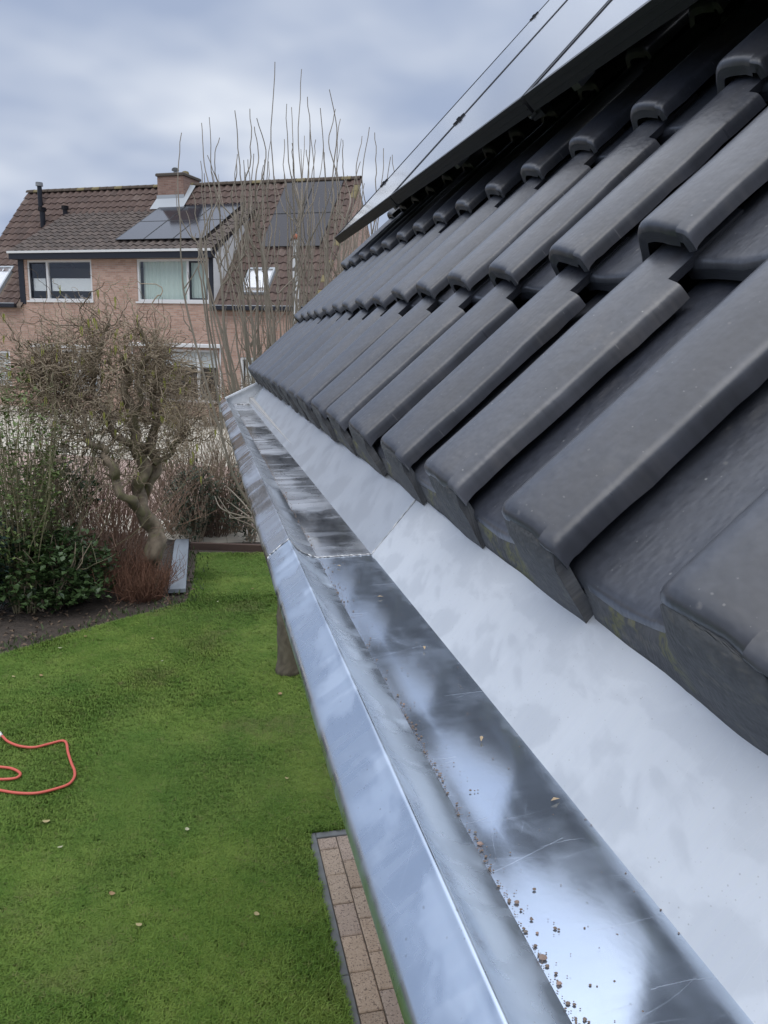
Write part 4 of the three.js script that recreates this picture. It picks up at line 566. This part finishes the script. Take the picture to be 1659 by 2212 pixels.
// their solar panels
{
  const SLm = Math.atan2(8.46 - 3.9, 3.92), DSL = Math.atan2(7.44 - 5.60, 3.34);
  const pg = mat([.016, .018, .026], .12), pg2 = mat([.010, .010, .020], .16);
  const place = (x, y, d, tilt, w, l, m, label, group) => { const o = thing('house_solar_panel', label, 'solar panel', [HPOS[0] + Math.cos(HT) * x + Math.sin(HT) * -d, y, HPOS[2] - Math.sin(HT) * x + Math.cos(HT) * -d], 0, group); o.rotation.order = 'YXZ'; o.rotation.set(tilt, HT, 0); const f = new MB(); f.box(0, -.035, -l, .02, 0, 0).box(w - .02, -.035, -l, w, 0, 0).box(.02, -.035, -.02, w - .02, 0, 0).box(.02, -.035, -l, w - .02, 0, -l + .02); part('frame', f.build(), M.blackAlu, o); part('glass', new MB().box(.02, -.01, -l + .02, w - .02, -.003, -.02).build(), m, o); };
  const l1 = 1.70, w1 = 1.16; for (let r = 0; r < 2; r++) for (let c = 0; c < 3; c++) { const s = .62 + r * (l1 + .02); place(-17.95 + c * (w1 + .02), 5.60 + s * Math.sin(DSL) + .15, -.30 + s * Math.cos(DSL), DSL, w1, l1, pg, ['lower', 'upper'][r] + ' row grey solar panel on the dormer, ' + ['beside the open tiles', 'in the middle column', 'at the white dormer cheek'][c], r ? 'upper panels on the dormer' : 'lower panels on the dormer'); }
  const l2 = 1.64, w2 = 1.12; for (let r = 0; r < 2; r++) for (let c = 0; c < 2; c++) { const s = 2.43 + r * (l2 + .02); place(-12.95 + c * (w2 + .02), 3.9 + s * Math.sin(SLm) + .17, s * Math.cos(SLm), SLm, w2, l2, pg2, (r ? 'dark solar panel under the ridge of the brick house, ' : 'dark solar panel above the small skylight of the brick house, ') + ['on the dormer side', 'on the gable side'][c], r ? 'upper dark panels beside the dormer' : 'lower dark panels beside the dormer'); }
}
// white pole with a rusty cap
{
  const p = V3(1.42, 0, -11.82), o = thing('white_pole', 'white peeling pole with a rusty red cap in front of the brick house', 'pole', [p.x, 0, p.z]);
  const pm = texture(64, 512, (u, v) => { const a = sstep(.60, .66, fbm(u, v, 4, 40, 4, 12)); return mixc([.74, .74, .72], [.16, .14, .12], a); });
  part('shaft', new MB().tube(Array.from({ length: 14 }, (_, k) => V3((n3(k * .5, 1, 1) - .5) * .03, k / 13 * 4.13, 0)), .046, 10).build(), mat([1, 1, 1], .6, { map: rep(pm, 3, .4) }), o); part('cap', new MB().tube([V3(0, 4.12, 0), V3(0, 4.16, 0), V3(0, 4.2, 0)], [.055, .06, .02], 10).build(), mat([.38, .13, .07], .8), o);
}
// planting in the front gardens across the street
{
  const L = (s, n) => { const q = onN(s, n); return [q[0], q[1]]; };
  const hb = (nm, lb, s, n, y, rx, ry, rz, cnt, c, l0, l1, sd, o) => { const q = L(s, n); bush(nm, lb, 'bush', [q[0], y, q[1]], rx, ry, rz, cnt, mat(c, .8), l0, l1, sd, o); };
  const hq = [-16.3, -15.1, -13.9, -12.7, -11.5]; hq.forEach((s, k) => hb('beech_hedge', ['brown leaved hedge bush in front of the blind window, end bush', 'brown leaved hedge bush in front of the blind window, second bush', 'brown leaved hedge bush in front of the blind window, middle bush', 'brown leaved hedge bush before the pier beside the blind window', 'brown leaved hedge bush before the narrow white window'][k], s, 21.5, .8, .8, .85, .6, 1300, [.15, .115, .075], .06, .11, 40 + k, { stems: 40, sr: .01, sm: M.hazel }));
  hb('red_shrub', 'rusty red leaved bush in the front garden across the street', -18.6, 21.0, .75, .65, .6, .5, 900, [.24, .085, .055], .05, .09, 51, { stems: 24 });
  hb('olive_bush', 'olive green bush under the white awning across the street', -21.4, 21.5, .9, 1.1, .95, .7, 1500, [.13, .13, .06], .06, .11, 52, { stems: 30 });
  hb('yellow_bush', 'small yellow-green bush at the foot of the brown hedge', -13.4, 20.4, .45, .5, .4, .4, 600, [.26, .22, .05], .05, .09, 53, {});
}
renderer.render(scene, camera);
